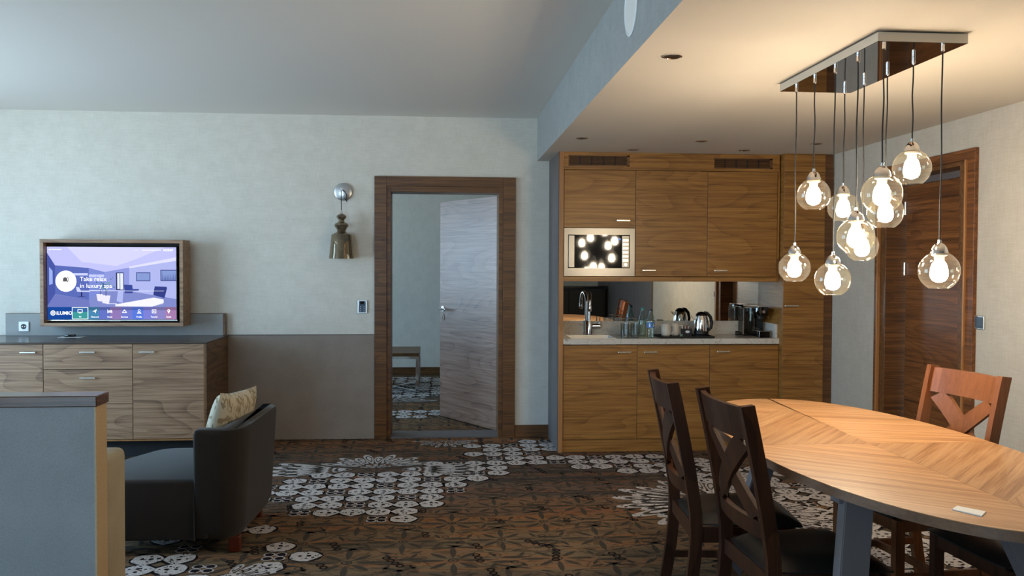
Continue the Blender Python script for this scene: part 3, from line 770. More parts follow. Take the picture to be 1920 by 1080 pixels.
def tumbler(x, y, label):
    t = thing('tumbler', label, 'glass', (x, y, .8535), group='clear glasses on the worktop')
    z = .8535; bm = new()
    lathe(bm, [(.028, z+.004), (.030, z+.02), (.035, z+.110), (.0335, z+.110), (.0285, z+.022), (.002, z+.012)], (x, y, 0), 20, close=False); obj('wall', bm, 'clear', t)
    bm = new(); lathe(bm, [(.027, z), (.028, z+.0035)], (x, y, 0), 20); obj('base', bm, 'clear', t)
tumbler(1.375, 6.52, 'clear tumbler at the front left of the glasses')
tumbler(1.455, 6.53, 'clear tumbler in front of the wine glasses')

# bottles
def bottle(x, y, capm, label, lab):
    t = thing('water_bottle', label, 'bottle', (x, y, .8535))
    z = .8535; bm = new()
    prof = [(.020, z), (.027, z+.004), (.029, z+.015), (.027, z+.03), (.029, z+.045), (.0275, z+.06), (.029, z+.075), (.029, z+.12), (.027, z+.135), (.020, z+.165), (.0125, z+.19), (.0115, z+.203)]
    lathe(bm, prof, (x, y, 0), 22); obj('body', bm, 'bottle', t)
    bm = new(); lathe(bm, [(.0125, z+.2035), (.0125, z+.219), (.011, z+.2205)], (x, y, 0), 16); obj('cap', bm, capm, t)
    bm = new(); lathe(bm, [(.0295, z+.078 if lab else z+.095), (.0295, z+.118 if lab else z+.118)], (x, y, 0), 22, close=False)
    obj('paper_label', bm, 'label_blue' if lab else 'bottle', t)
    if lab:
        bm = new()
        for a in (-2.3, -1.2):
            for k_ in range(5):
                ax = a+k_*.08
                zz = z+.088+.012*math.sin(k_*PI/4)
                lathe_r = .0299
                vs = [(x+lathe_r*math.cos(b), y+lathe_r*math.sin(b), h) for b, h in ((ax, z+.085), (ax+.08, z+.085), (ax+.08, zz+.014), (ax, zz+.014))]
                bm.faces.new([bm.verts.new(v) for v in vs])
        tag(obj('label_print', bm, 'white', t), kind='stuff')
bottle(1.546, 6.665, 'teal', 'clear water bottle with teal cap and no label', False)
bottle(1.572, 6.50, 'navy', 'water bottle with dark cap and blue and white label', True)

# serving tray with mugs, box, kettle
t = thing('serving_tray', 'black serving tray under mugs and kettle', 'tray', (1.84, 6.56, .8535))
bm = new(); box(bm, 1.645, 2.055, 6.455, 6.695, .8535, .858, bev=.002); obj('base', bm, 'black', t)
bm = new(); 
for p in ((1.645, 2.055, 6.455, 6.463), (1.645, 2.055, 6.687, 6.695), (1.645, 1.653, 6.455, 6.695), (2.047, 2.055, 6.455, 6.695)): box(bm, p[0], p[1], p[2], p[3], .8585, .868, bev=.001)
obj('rim', bm, 'black', t)
ZT = .8585
def mug(x, y, rz, label):
    t = thing('mug', label, 'mug', (x, y, ZT), group='white mugs on the tray')
    bm = new(); lathe(bm, [(.026, ZT), (.036, ZT+.008), (.041, ZT+.03), (.038, ZT+.065), (.030, ZT+.095), (.027, ZT+.095), (.035, ZT+.062), (.036, ZT+.02), (.003, ZT+.012)], (x, y, 0), 24, close=True); obj('cup', bm, 'ceramic', t)
    c_, s_ = math.cos(rz), math.sin(rz)
    pts = [(x+c_*(.034+dx), y+s_*(.034+dx), ZT+z) for dx, z in ((0, .078), (.018, .082), (.030, .066), (.028, .042), (.016, .026), (.004, .022))]
    bm = new(); tube(bm, pts, .005, 8); obj('handle', bm, 'ceramic', t)
mug(1.715, 6.60, -.5, 'white mug at the left end of the tray')
mug(1.795, 6.635, -.5, 'white mug between the other mug and the dark sachet box')
t = thing('sachet_box', 'dark navy box holding tea and sugar sachets', 'box', (1.868, 6.57, ZT))
bm = new()
for p in ((1.832, 1.904, 6.54, 6.543), (1.832, 1.904, 6.597, 6.60), (1.832, 1.835, 6.54, 6.60), (1.901, 1.904, 6.54, 6.60)): box(bm, p[0], p[1], p[2], p[3], ZT, ZT+.06)
box(bm, 1.832, 1.904, 6.54, 6.60, ZT, ZT+.003); obj('container', bm, 'navy', t)
bm = new(); prism(bm, [(1.868+.017*math.cos(2*PI*q/16), ZT+.038+.010*math.sin(2*PI*q/16)) for q in range(16)], 6.5385, 6.5399, axis='y'); obj('emblem', bm, 'white', t)
for q in range(6):
    bm = new(); xx = 1.842+q*.009; beam(bm, (xx, 6.57, ZT+.006), (xx+.004*(q-2), 6.575, ZT+.085-.006*(q % 3)), .024, .003, (0, 1, 0))
    tag(obj('sachet', bm, 'sachet_brown' if q % 2 else 'paper'), ('leftmost white', 'leftmost brown', 'middle white', 'middle brown', 'rightmost white', 'rightmost brown')[q]+' sachet standing in the dark box on the tray', 'sachet', 'sachets in the dark box')
o = obj('tea_sachet', (lambda b: (box(b, 1.812, 1.852, 6.490, 6.515, ZT+.0005, ZT+.005), b)[1])(new()), 'paper'); tag(o, 'white sachet lying flat on the tray before the box', 'sachet')
o = obj('tea_sachet', (lambda b: (box(b, 1.806, 1.826, 6.523, 6.535, ZT+.0005, ZT+.022), b)[1])(new()), 'sachet_green'); tag(o, 'small green sachet standing behind the flat white one', 'sachet')
KXc, KYc = 1.985, 6.575
t = thing('kettle', 'steel electric kettle with black lid, handle and base', 'kettle', (KXc, KYc, ZT))
bm = new(); lathe(bm, [(.062, ZT), (.064, ZT+.012), (.058, ZT+.016)], (KXc, KYc, 0), 28)
lathe(bm, [(.052, ZT+.0165), (.056, ZT+.020), (.056, ZT+.040), (.053, ZT+.042)], (KXc, KYc, 0), 28); obj('base', bm, 'black', t)
bm = new(); lathe(bm, [(.055, ZT+.0425), (.056, ZT+.055), (.055, ZT+.095), (.050, ZT+.135), (.043, ZT+.160)], (KXc, KYc, 0), 32); obj('body', bm, 'chrome', t)
bm = new(); lathe(bm, [(.0435, ZT+.1605), (.040, ZT+.172), (.028, ZT+.184), (.010, ZT+.190)], (KXc, KYc, 0), 28); obj('lid', bm, 'black_gloss', t)
bm = new(); tube(bm, [(KXc+.02, KYc, ZT+.183), (KXc+.045, KYc-.004, ZT+.178), (KXc+.070, KYc-.008, ZT+.150), (KXc+.080, KYc-.01, ZT+.105), (KXc+.074, KYc-.008, ZT+.065), (KXc+.052, KYc-.004, ZT+.042)], [.012, .013, .013, .012, .011, .010], 10); obj('handle', bm, 'black', t)
bm = new(); prism(bm, [(KXc-.040, ZT+.118), (KXc-.046, ZT+.158), (KXc-.078, ZT+.160), (KXc-.062, ZT+.135)], KYc-.012, KYc+.012, axis='y'); obj('spout', bm, 'chrome', t)

# coffee machine
t = thing('coffee_machine', 'slim black capsule coffee machine at the right end of the worktop', 'coffee machine', (2.47, 6.68, .8535))
z = .8535
part_box('body', 'black_gloss', t, 2.415, 2.505, 6.66, 6.84, z+.006, 1.075, bev=.006, seg=2)
part_box('head', 'black_gloss', t, 2.418, 2.502, 6.53, 6.66, 1.018, 1.085, bev=.008, seg=2)
bm = new(); box(bm, 2.422, 2.498, 6.535, 6.80, 1.0855, 1.089, bev=.001); obj('lever', bm, 'chrome', t)
bm = new(); lathe(bm, [(.012, 0), (.012, .008)], (2.46, 6.521, 1.05), 16, axis='y'); obj('button', bm, 'chrome', t)
part_box('outlet', 'black', t, 2.445, 2.475, 6.56, 6.60, .992, 1.018, bev=.002)
dt = part_box('drip_tray', 'black_gloss', t, 2.418, 2.502, 6.50, 6.658, z, z+.045, bev=.004)
part_box('tray_rim', 'chrome', dt, 2.416, 2.504, 6.498, 6.656, z+.0455, z+.050, bev=.001)
part_box('water_tank', 'tank', t, 2.365, 2.413, 6.70, 6.83, z+.004, 1.07, bev=.004)
part_box('tank_edge', 'chrome', t, 2.362, 2.3665, 6.695, 6.705, z+.002, 1.072)
t = thing('power_plug', 'black power plug and cord lying before the coffee machine', 'plug', (2.33, 6.72, z))
bm = new(); tube(bm, [(2.305, 6.72, z+.018), (2.318, 6.715, z+.018), (2.34, 6.71, z+.015), (2.35, 6.705, z+.010)], [.017, .018, .012, .006], 12); obj('plug_body', bm, 'black', t)
bm = new(); tube(bm, [(2.346, 6.705, z+.010), (2.36, 6.69, z+.006), (2.375, 6.66, z+.005), (2.39, 6.66, z+.005), (2.41, 6.69, z+.006)], .004, 8); obj('cord', bm, 'cord', t)

# ------------------------------------------------------------------ dresser, television, riser
YD = 6.40
t = thing('dresser', 'long walnut dresser with dark top under the television', 'dresser', (-2.6, YD, 0))
part_box('carcass', 'dresser_y', t, -3.43, -1.712, YD+.021, YB-.018, .145, .826)
part_box('side_panel', 'dresser_y', t, -1.711, -1.696, YD-.001, YB-.018, .140, .828, bev=.001)
part_box('side_edge', 'edge_z', t, -1.7125, -1.7085, YD-.003, YD+.004, .142, .824)
bm = new(); box(bm, -3.44, -1.692, YD-.010, YB-.017, .829, .841, bev=.002); obj('top', bm, 'dresser_top', t)
part_box('bottom_edge', 'edge_z', t, -3.43, -1.7, YD-.002, YD+.02, .132, .141)
part_box('plinth', 'shadow', t, -3.35, -1.78, YD+.10, YB-.02, .001, .131)  # shade of the gap under the dresser is in its colour
def front(name, x0, x1, z0, z1, hx):
    o = part_box(name, 'dresser_x', t, x0+.0018, x1-.0018, YD-.001, YD+.019, z0+.0018, z1-.0018, bev=.001)
    handle(o, hx, hx+.108, z1-.057, YD-.001); return o
front('door', -3.43, -2.827, .143, .828, -2.977)
front('drawer', -2.827, -2.212, .647, .828, -2.571)
front('drawer', -2.827, -2.212, .400, .645, -2.571)
o = part_box('drawer', 'dresser_x', t, -2.8252, -2.2138, YD-.001, YD+.019, .145, .398, bev=.001); handle(o, -2.571, -2.463, .36, YD-.001)
front('door', -2.212, -1.7135, .143, .828, -2.160)

t = thing('riser_board', 'low grey backboard with walnut edge standing behind the dresser top', 'backboard', (-2.54, 7.0, .842))
part_box('panel', 'grey_fab', t, -3.368, -1.728, 7.0, YB-.017, .842, 1.009)
part_box('top_edge', 'dark_x', t, -3.368, -1.708, 6.998, YB-.017, 1.0095, 1.013)
part_box('side_edge', 'dark_z', t, -1.7275, -1.708, 6.998, YB-.017, .842, 1.0093)

# television in a walnut box frame
t = thing('television', 'flat television with hotel menu inside a walnut box frame', 'television', (-2.5, 6.9, .925))
bm = new(); x0, x1, z0, z1 = -3.022, -1.974, .925, 1.583; th = .026
for p in ((x0, x0+th, z0, z1), (x1-th, x1, z0, z1), (x0+th, x1-th, z0, z0+th), (x0+th, x1-th, z1-th, z1)): box(bm, p[0], p[1], 6.80, 6.995, p[2], p[3], bev=.001)
obj('box_frame', bm, 'dresser_x', t)
part_box('recess_back', 'shadow', t, x0+th+.0005, x1-th-.0005, 6.955, 6.99, z0+th+.0005, z1-th-.0005)
scx0, scx1, scz0, scz1 = -2.992, -2.040, .975, 1.527
bm = new(); box(bm, scx0-.004, scx1+.006, 6.855, 6.89, scz0-.014, scz1+.008, bev=.002); obj('housing', bm, 'black_gloss', t)
bm = new(); box(bm, scx0-.004, scx1+.006, 6.8545, 6.856, scz0-.010, scz0-.003); obj('lower_bezel', bm, 'satin', t)
part_box('mount', 'dresser_y', t, -2.56, -2.47, 6.895, 6.954, .953, 1.30)
# the picture on the screen: flat coloured print, drawn in a 1310 x 725 raster from top left
SM = {}
def sm(c, s=1.0):
    k_ = (c, s)
    if k_ not in SM: SM[k_] = emit('screen_colour', lin(*c), SCREEN_STRENGTH*s)
    return SM[k_]
YSCR = 6.8535; layer = [0]
def S2(u, v): return (scx0+(u/1310)*(scx1-scx0), scz1-(v/725)*(scz1-scz0))
scr = obj('screen', (lambda b: (box(b, scx0, scx1, YSCR+.0003, YSCR+.0012, scz0, scz1), b)[1])(new()), sm((172, 178, 232)), t)
SPB = new(); SPM = []
def sp(name, polys, c, s=1.0):
    layer[0] += 1; y = YSCR - layer[0]*.00004; m_ = sm(c, s)
    if m_ not in SPM: SPM.append(m_)
    for pl in polys:
        f = SPB.faces.new([SPB.verts.new((S2(u, v)[0], y, S2(u, v)[1])) for u, v in pl]); f.material_index = SPM.index(m_)
R4 = lambda a, b, c, d: [(a, b), (c, b), (c, d), (a, d)]
sp('picture', [[(0, 0), (1310, 0), (1310, 105), (830, 205), (580, 250), (80, 185), (0, 60)]], (188, 190, 240))
sp('picture', [[(200, 0), (1200, 0), (900, 120), (700, 190), (350, 150)]], (206, 206, 248))
sp('picture', [[(0, 60), (80, 185), (80, 480), (0, 590)]], (70, 84, 160))
sp('picture', [[(20, 200), (55, 240), (55, 370), (20, 380)]], (150, 170, 230))
sp('picture', [[(80, 185), (420, 210), (420, 530), (80, 470)]], (88, 104, 178))
sp('picture', [R4(265, 262, 410, 285)], (196, 204, 250))
sp('picture', [[(420, 210), (580, 250), (580, 430), (420, 530)]], (120, 134, 206))
sp('picture', [R4(420, 275, 500, 300), R4(504, 275, 575, 300)], (190, 198, 246)); sp('picture', [R4(420, 303, 500, 345), R4(504, 303, 575, 345)], (150, 160, 224))
sp('picture', [[(580, 250), (830, 205), (830, 440), (580, 430)]], (138, 148, 214))
sp('picture', [[(830, 200), (1310, 105), (1310, 520), (830, 440)]], (170, 178, 230))
sp('picture', [[(830, 195), (1310, 100), (1310, 135), (830, 212)]], (216, 216, 250))
sp('picture', [[(0, 590), (80, 470), (420, 530), (580, 430), (830, 440), (1310, 520), (1310, 600), (0, 600)]], (124, 134, 196))
sp('picture', [[(0, 600), (0, 590), (80, 475), (420, 530), (430, 600)]], (108, 118, 184))
sp('picture', [R4(695, 255, 775, 430)], (48, 54, 96)); sp('picture', [R4(708, 262, 732, 420), R4(738, 262, 768, 425)], (224, 230, 255))
sp('picture', [[(715, 435), (770, 435), (760, 560), (700, 540)]], (170, 180, 232))
sp('picture', [R4(900, 252, 1045, 340), R4(1148, 225, 1310, 338)], (70, 80, 140)); sp('picture', [R4(908, 260, 1037, 332), R4(1158, 235, 1310, 328)], (130, 150, 205))
for q in range(9):
    sp('picture', [[(1165+q*16, 326), (1172+q*16, 238+(q*37) % 40), (1176+q*16, 326)]], (86, 98, 160))
sp('picture', [[(775, 375), (860, 378), (865, 420), (930, 420), (925, 435), (870, 440), (860, 462), (785, 462)]], (56, 72, 148))
sp('picture', [[(1090, 392), (1210, 396), (1216, 410), (1190, 508), (1180, 508), (1075, 480), (1080, 440)]], (52, 62, 130))
sp('picture', [[(290, 400), (320, 402), (340, 440), (430, 440), (430, 450), (300, 448)]], (200, 208, 244)); sp('picture', [R4(340, 450, 352, 495), [(300, 500), (345, 490), (400, 498), (345, 498)]], (30, 34, 70))
sp('picture', [[(430, 430), (1030, 440), (1030, 444), (430, 438)]], (190, 200, 246))
sp('picture', [[(685, 575), (1080, 505), (1180, 525), (1180, 560), (1060, 600), (690, 600)]], (236, 236, 252)); 
sp('picture', [[(690, 592), (1060, 596), (1180, 560), (1178, 572), (1060, 600), (690, 600)]], (150, 156, 200))
sp('picture', [[(495, 470), (560, 470), (552, 545), (508, 540)], [(548, 480), (638, 486), (622, 570), (556, 560)]], (228, 226, 250))
sp('picture', [R4(590, 400, 596, 490), R4(535, 410, 540, 475)], (40, 50, 70))
random.seed(3)
lv = []
for q in range(60):
    u, v = random.gauss(585, 42), random.gauss(385, 32); a = random.uniform(0, PI); l = random.uniform(9, 17)
    lv.append([(u, v), (u+math.cos(a)*l, v+math.sin(a)*l*.6), (u+math.cos(a)*l*1.8, v+math.sin(a)*l*.4), (u+math.cos(a)*l*.9, v-6)])
sp('picture', lv[:34], (42, 92, 96)); sp('picture', lv[34:], (96, 160, 150))
# menu bar
sp('menu_bar', [R4(0, 600, 250, 725)], (24, 70, 150)); sp('menu_bar', [R4(250, 600, 420, 725)], (52, 100, 160))
cols = [(70, 130, 170), (96, 112, 190), (140, 116, 176), (110, 120, 200), (86, 118, 214), (120, 124, 206), (134, 128, 190), (160, 120, 168)]
for q, c in enumerate(cols):
    a = 410+q*112.5; sp('menu_bar', [R4(a, 600, a+113, 725)], c)
    sp('menu_bar', [R4(a, 600, a+113, 632)], tuple(int(x*.82) for x in c))
sp('menu_bar', [R4(255, 650, 405, 725)], (60, 150, 150))
circ = lambda u, v, r, n=36: [(u+r*math.cos(2*PI*q/n), v+r*math.sin(2*PI*q/n)) for q in range(n)]
sp('badge', [circ(190, 343, 106)], (250, 250, 255), 1.1)
sp('badge', [circ(182, 325, 22, 16), [(160, 335), (205, 335), (210, 345), (155, 345)]], (90, 86, 90))
def arc(u, v, r0, r1, a0, a1, n=10):
    return [[(u+r*math.cos(b), v+r*math.sin(b)) for r, b in ((r0, a0+(a1-a0)*q/n), (r1, a0+(a1-a0)*q/n), (r1, a0+(a1-a0)*(q+1)/n), (r0, a0+(a1-a0)*(q+1)/n))] for q in range(n)]
sp('badge', arc(182, 325, 30, 36, -.9, .9), (90, 86, 90))
sp('badge', [R4(140+q*16, 368, 150+q*16, 371) for q in range(6)], (190, 190, 196))
WH = (255, 255, 255)
sp('logo_ring', arc(57, 660, 16, 26, 0, 2*PI, 24)+[circ(57, 660, 9, 14)], WH)
sp('logo_ring', arc(57, 660, 11, 13, 0, 2*PI, 24), (150, 180, 220))
fr = [R4(248, 602, 412, 608), R4(248, 717, 412, 723), R4(248, 602, 254, 723), R4(406, 602, 412, 723)]
sp('menu_selection', fr, WH, 1.1)
ic = []
ic += [R4(305, 622, 355, 628), R4(305, 650, 355, 656), R4(305, 622, 311, 656), R4(349, 622, 355, 656), R4(318, 660, 342, 664)]     # screen
ic += [[(455, 645), (500, 620), (485, 665), (480, 648)]]                                                       # arrow
ic += [R4(607, 624, 612, 662), R4(607, 648, 655, 655), R4(650, 640, 655, 662), R4(617, 636, 630, 645), R4(634, 632, 652, 645)]     # bed
ic += arc(780, 652, 14, 20, PI, 2*PI, 10)+[R4(755, 652, 805, 658), circ(780, 630, 5, 8)]              # bell
ic += arc(930, 636, 8, 13, 0, 2*PI, 12)+arc(930, 668, 14, 20, PI, 2*PI, 10)+[R4(908, 660, 952, 665)]            # person
ic += [R4(1060, 624, 1104, 630), R4(1060, 656, 1104, 662), R4(1060, 624, 1066, 662), R4(1098, 624, 1104, 662), [(1074, 634), (1092, 643), (1074, 652)]]
ic += arc(1232, 636, 6, 14, 0, 2*PI, 14)+[[(1222, 646), (1242, 646), (1232, 668)]]
sp('menu_icon', ic, WH, 1.1)
sp('divider_line', [R4(330, 437, 1185, 441)], (236, 240, 255))
mw = sm(WH, 1.35)
def stx(body, u, v, size, bold=False, align='LEFT'):
    layer[0] += 1
    x, z_ = S2(u, v); return text_mesh(body, size, mw, scr, (x, YSCR-layer[0]*.00004, z_), bold, align, ext=0.0)
stx('Take relax', 330, 340, .046); stx('in luxury spa', 330, 408, .046)
stx('iLUMIO', 90, 676, .036, True); stx('10:25:07', 1175, 38, .022, True)
for q, s_ in enumerate(('TV', 'Network', 'Hotel', 'Services', 'Profile', 'Tutorial', 'Guide')):
    stx(s_, (330, 480, 630, 780, 930, 1082, 1232)[q], 706, .0155, True, 'CENTER')
sp('caption', [R4(20+q*17, 22, 32+q*17, 34) for q in (0, 1)]+[R4(58+q*13, 22, 68+q*13, 34) for q in range(7)], (240, 242, 255))
sp('caption', [R4(962+q*13, 24, 972+q*13, 35) for q in range(15)], (236, 238, 255)); sp('caption', [R4(880+q*13, 24, 890+q*13, 35) for q in range(4)], (214, 216, 246))
sp('caption', [R4(600+q*13, 563, 610+q*13, 570) for q in range(8)], (240, 242, 255))

tag(obj('screen_print', SPB, SPM, scr, fix=False), kind='stuff')
# remote on a card
o = obj('paper_card', (lambda b: (box(b, -2.90, -2.73, 6.80, 6.93, .8415, .8425), b)[1])(new()), 'paper'); tag(o, 'white card lying under the remote on the dresser', 'card')
bm = new(); box(bm, -2.865, -2.79, 6.835, 6.875, .843, .861, bev=.007, seg=2)
t = thing('remote_control', 'small black remote control on a white card on the dresser', 'remote control', (-2.83, 6.855, .843)); obj('body', bm, 'black_gloss', t)
bm = new()
for q in range(4): lathe(bm, [(.004, .861), (.004, .8625)], (-2.85+q*.014, 6.855, 0), 8)
obj('buttons', bm, 'white', t)['kind'] = 'stuff'

# wall socket, thermostat, light switch
t = thing('wall_socket', 'white wall socket on the grey board beside the television', 'socket', (-3.229, 7.0, .87))
part_box('plate', 'white', t, -3.267, -3.191, 6.988, 6.9995, .874, .950, bev=.003)
bm = new(); lathe(bm, [(.021, -.0005), (.0205, .001)], (-3.229, 6.9872, .912), 24, axis='y'); 
for v in bm.verts: pass
o = obj('socket_hole', bm, 'black', t)
bm = new()
for dx in (-.0095, .0095): lathe(bm, [(.003, 0), (.003, .001)], (-3.229+dx, 6.986, .912), 8, axis='y')
obj('contact', bm, 'satin', t)
t = thing('thermostat', 'small silver room thermostat on the wall left of the door', 'thermostat', (-.645, YB, 1.013))
part_box('frame', 'satin', t, -.685, -.606, YB-.012, YB-.0005, 1.013, 1.116, bev=.002)
part_box('face', 'panel_grey', t, -.672, -.619, YB-.014, YB-.012, 1.020, 1.110)
part_box('display', 'black_gloss', t, -.663, -.633, YB-.0155, YB-.014, 1.084, 1.107)
for i in range(2):
    for j in range(3):
        bm = new(); lathe(bm, [(.0028, -.0005), (.0028, .0008)], (-.658+i*.026, YB-.0145, 1.032+j*.016), 8, axis='y'); obj('button', bm, 'white', t)
t = thing('light_switch', 'dark framed light switch on the right wall beside the walnut door', 'switch', (XR, 4.548, 1.06))
part_box('frame', 'satin', t, XR-.009, XR-.0005, 4.506, 4.590, 1.060, 1.135, bev=.002)
part_box('rocker', 'panel_grey', t, XR-.012, XR-.009, 4.516, 4.580, 1.068, 1.127, bev=.001)

# wall sconce
sx, sy = -.795, 6.945
t = thing('wall_sconce', 'smoky glass pendant sconce hanging from a chrome wall disc', 'wall lamp', (sx, YB, 1.45))
bm = new(); lathe(bm, [(.070, -.0005), (.070, -.014), (.064, -.018), (.004, -.019)], (sx, YB, 1.980), 36, axis='y'); obj('wall_disc', bm, 'disc', t)
bm = new(); tube(bm, [(sx, YB-.018, 1.985), (sx, YB-.07, 1.992), (sx-.004, sy, 1.990)], .006, 8)
lathe(bm, [(.010, -.006), (.013, 0), (.010, .006)], (sx-.006, sy-.004, 1.990), 14, axis='y'); obj('hook', bm, 'chrome', t)
bm = new(); tube(bm, [(sx-.006, sy, 1.993), (sx-.006, sy, 1.90), (sx-.004, sy, 1.822)], .0035, 8)
tube(bm, [(sx-.004, sy, 1.996), (sx+.018, sy+.02, 1.975), (sx+.030, sy+.045, 1.955), (sx+.030, YB-.03, 1.90), (sx+.012, YB-.02, 1.93)], .003, 6); obj('cord', bm, 'cord', t)
bm = new(); lathe(bm, [(.004, 1.830), (.006, 1.815), (.018, 1.798)], (sx-.004, sy, 0), 16); obj('cap', bm, 'chrome', t)
bm = new(); lathe(bm, [(.018, 1.797), (.036, 1.786), (.040, 1.776), (.034, 1.764), (.020, 1.748), (.026, 1.735), (.050, 1.722), (.056, 1.710), (.052, 1.698), (.036, 1.676), (.033, 1.664), (.042, 1.652), (.072, 1.640), (.079, 1.630), (.086, 1.56), (.094, 1.48), (.098, 1.448)], (sx-.004, sy, 0), 36, close=False)
obj('glass_shade', bm, 'smoky', t)
bm = new(); lathe(bm, [(.015, 1.66), (.015, 1.60), (.012, 1.598)], (sx-.004, sy, 0), 14); 
h = obj('bulb_holder', bm, 'black', t)
bm = new(); lathe(bm, [(.012, 1.5975), (.024, 1.57), (.028, 1.545), (.02, 1.52), (.003, 1.512)], (sx-.004, sy, 0), 16); obj('bulb', bm, 'ceramic', t)

# ceiling spots and speaker
for (x, y, lb) in ((.916, 3.467, 'recessed chrome ceiling spot nearest the viewer'), (.912, 5.73, 'recessed ceiling spot at the left front of the kitchenette'), (1.371, 6.253, 'recessed ceiling spot close above the microwave cabinet'),
                 (1.733, 5.778, 'recessed ceiling spot in the middle before the kitchenette'), (2.179, 6.20, 'recessed ceiling spot close above the right wall cabinet'), (2.549, 5.819, 'recessed ceiling spot behind the pendant cords')):
    t = thing('ceiling_spot', lb, 'ceiling light', (x, y, ZS))
    bm = new(); lathe(bm, [(.041, ZS-.0005), (.041, ZS-.004), (.034, ZS-.006), (.031, ZS-.003)], (x, y, 0), 24, close=False); obj('ring', bm, 'chrome', t)
    bm = new(); lathe(bm, [(.031, ZS-.003), (.022, ZS-.0012), (.003, ZS-.001)], (x, y, 0), 20); obj('reflector', bm, 'spot', t)
t = thing('ceiling_speaker', 'round flush loudspeaker in the side of the lowered ceiling', 'speaker', (XS, 3.50, 2.33))
bm = new(); lathe(bm, [(.118, -.0005), (.118, -.005), (.108, -.008), (.104, -.004)], (XS, 3.50, 2.448), 40, axis='x', close=False); obj('ring', bm, 'white', t)
bm = new(); lathe(bm, [(.104, -.004), (.05, -.0065), (.002, -.007)], (XS, 3.50, 2.448), 40, axis='x'); obj('grille', bm, 'ceil', t)

# ------------------------------------------------------------------ pendant lamp
t = thing('pendant_lamp', 'pendant lamp of ten clear glass globes on a chrome ceiling plate', 'pendant lamp', (1.71, 3.47, ZS), kind=None)
CX0, CX1, CY0, CY1 = 1.545, 1.882, 3.018, 3.925
bm = new(); box(bm, CX0, CX1, CY0, CY1, 2.205, ZS-.006, bev=.001)
bm.normal_update()
for f in bm.faces:
    if f.normal.z < -.5: f.material_index = 1
cn = obj('canopy', bm, ['canopy_rim', 'canopy'], t)
part_box('mount_gap', 'shadow', cn, CX0+.02, CX1-.02, CY0+.02, CY1-.02, ZS-.006, ZS-.0005)  # dark slab in the gap above the canopy, coloured as its shade
PEND = [(1.571, 3.798, 1.395, .0695), (1.571, 3.411, 1.348, .0705), (1.571, 3.605, 1.705, .070), (1.795, 3.801, 1.667, .068), (1.571, 3.219, 1.515, .070),
        (1.799, 3.627, 1.488, .069), (1.571, 3.024, 1.661, .0715), (1.797, 3.428, 1.623, .0715), (1.797, 3.232, 1.781, .071), (1.796, 3.033, 1.386, .0715)]
random.seed(11)
for q, (x, y, z, r) in enumerate(PEND):
    prof = []
    for k_ in range(15):
        a = math.radians(22+k_*(148-22)/14); prof.append((r*math.sin(a), z+r*math.cos(a)))
    prof += [(r*math.sin(math.radians(148))*.93, z+r*math.cos(math.radians(148))-.003)]
    bm = new(); lathe(bm, prof, (x, y, 0), 32, close=False); gl = obj('glass_globe', bm, 'globe', t)
    zt = z+r*.92
    bm = new(); lathe(bm, [(.030, zt-.002), (.029, zt+.006), (.024, zt+.020), (.015, zt+.032), (.006, zt+.036), (.006, zt+.047), (.004, zt+.048)], (x, y, 0), 24); obj('cap', bm, 'chrome', gl)
    bm = new(); lathe(bm, [(.027, zt-.003), (.027, zt-.010), (.018, zt-.013), (.017, zt-.030)], (x, y, 0), 20); obj('socket', bm, 'ceramic', gl)
    zb = zt-.031
    bm = new(); lathe(bm, [(.017, zb), (.024, zb-.010), (.027, zb-.022), (.031, zb-.042), (.029, zb-.058), (.021, zb-.070), (.007, zb-.076)], (x, y, 0), 20); bb_ = obj('bulb', bm, 'bulb', gl)
    bm = new(); lathe(bm, [(.007, 2.2045), (.007, 2.180), (.004, 2.176)], (x, y, 0), 12); obj('ferrule', bm, 'chrome', cn)
    n_ = 12; zz0, zz1 = 2.178, zt+.046; pts = []
    for k_ in range(n_+1):
        f_ = k_/n_; wob = math.sin(f_*PI)*(.0035*math.sin(f_*9+q*1.7))
        pts.append((x+wob, y+wob*.6, zz0+(zz1-zz0)*f_))
    bm = new(); tube(bm, pts, .0028, 6); obj('cord', bm, 'cord', t)

# ------------------------------------------------------------------ dining table
TC = Vector((1.585, 3.12, 0)); TA, TB, TZ = .482, 1.10, .74
t = thing('dining_table', 'oval wooden dining table with diamond-matched veneer top', 'table', (1.585, 3.12, 0))
def sup(a, k=1.0, n=2.2):
    c, s = math.cos(a), math.sin(a)
    return (TC.x+TA*k*math.copysign(abs(c)**(2/n), c), TC.y+TB*k*math.copysign(abs(s)**(2/n), s))
outl = [sup(2*PI*q/96) for q in range(96)]
bm = new(); prism(bm, outl, TZ-.030, TZ-.0022)
tt = obj('tabletop', bm, 'table_edge', t, ang=30)
T_D, T_M, T_L = lin(122, 80, 46), lin(170, 121, 78), lin(202, 156, 110)
def vmat(name, ang, d=0):
    k = lambda c: tuple(max(0, x*(1-d)) for x in c[:3])+(1,)
    return wood(name, k(T_D), k(T_M), k(T_L), 'x', rot=(0, 0, -ang), rings=3, rough=0.36, contrast=1.5, rnd=False, ringamp=0.0, medsc=34)
def clip(poly, p, nx, ny):
    """keep the side where (q-p).n >= 0"""
    out = []
    for i in range(len(poly)):
        a, b = poly[i], poly[(i+1) % len(poly)]
        da, db = (a[0]-p[0])*nx+(a[1]-p[1])*ny, (b[0]-p[0])*nx+(b[1]-p[1])*ny
        if da >= 0: out.append(a)
        if da*db < 0:
            s_ = da/(da-db); out.append((a[0]+(b[0]-a[0])*s_, a[1]+(b[1]-a[1])*s_))
    return out
C0 = (1.590, 3.125); AF, AN = (1.616, 3.945), (1.583, 2.312)
outl2 = [sup(2*PI*q/96, .9985) for q in range(96)]
q1 = clip(clip(outl2, C0, 1, -.02), C0, .0, 1)
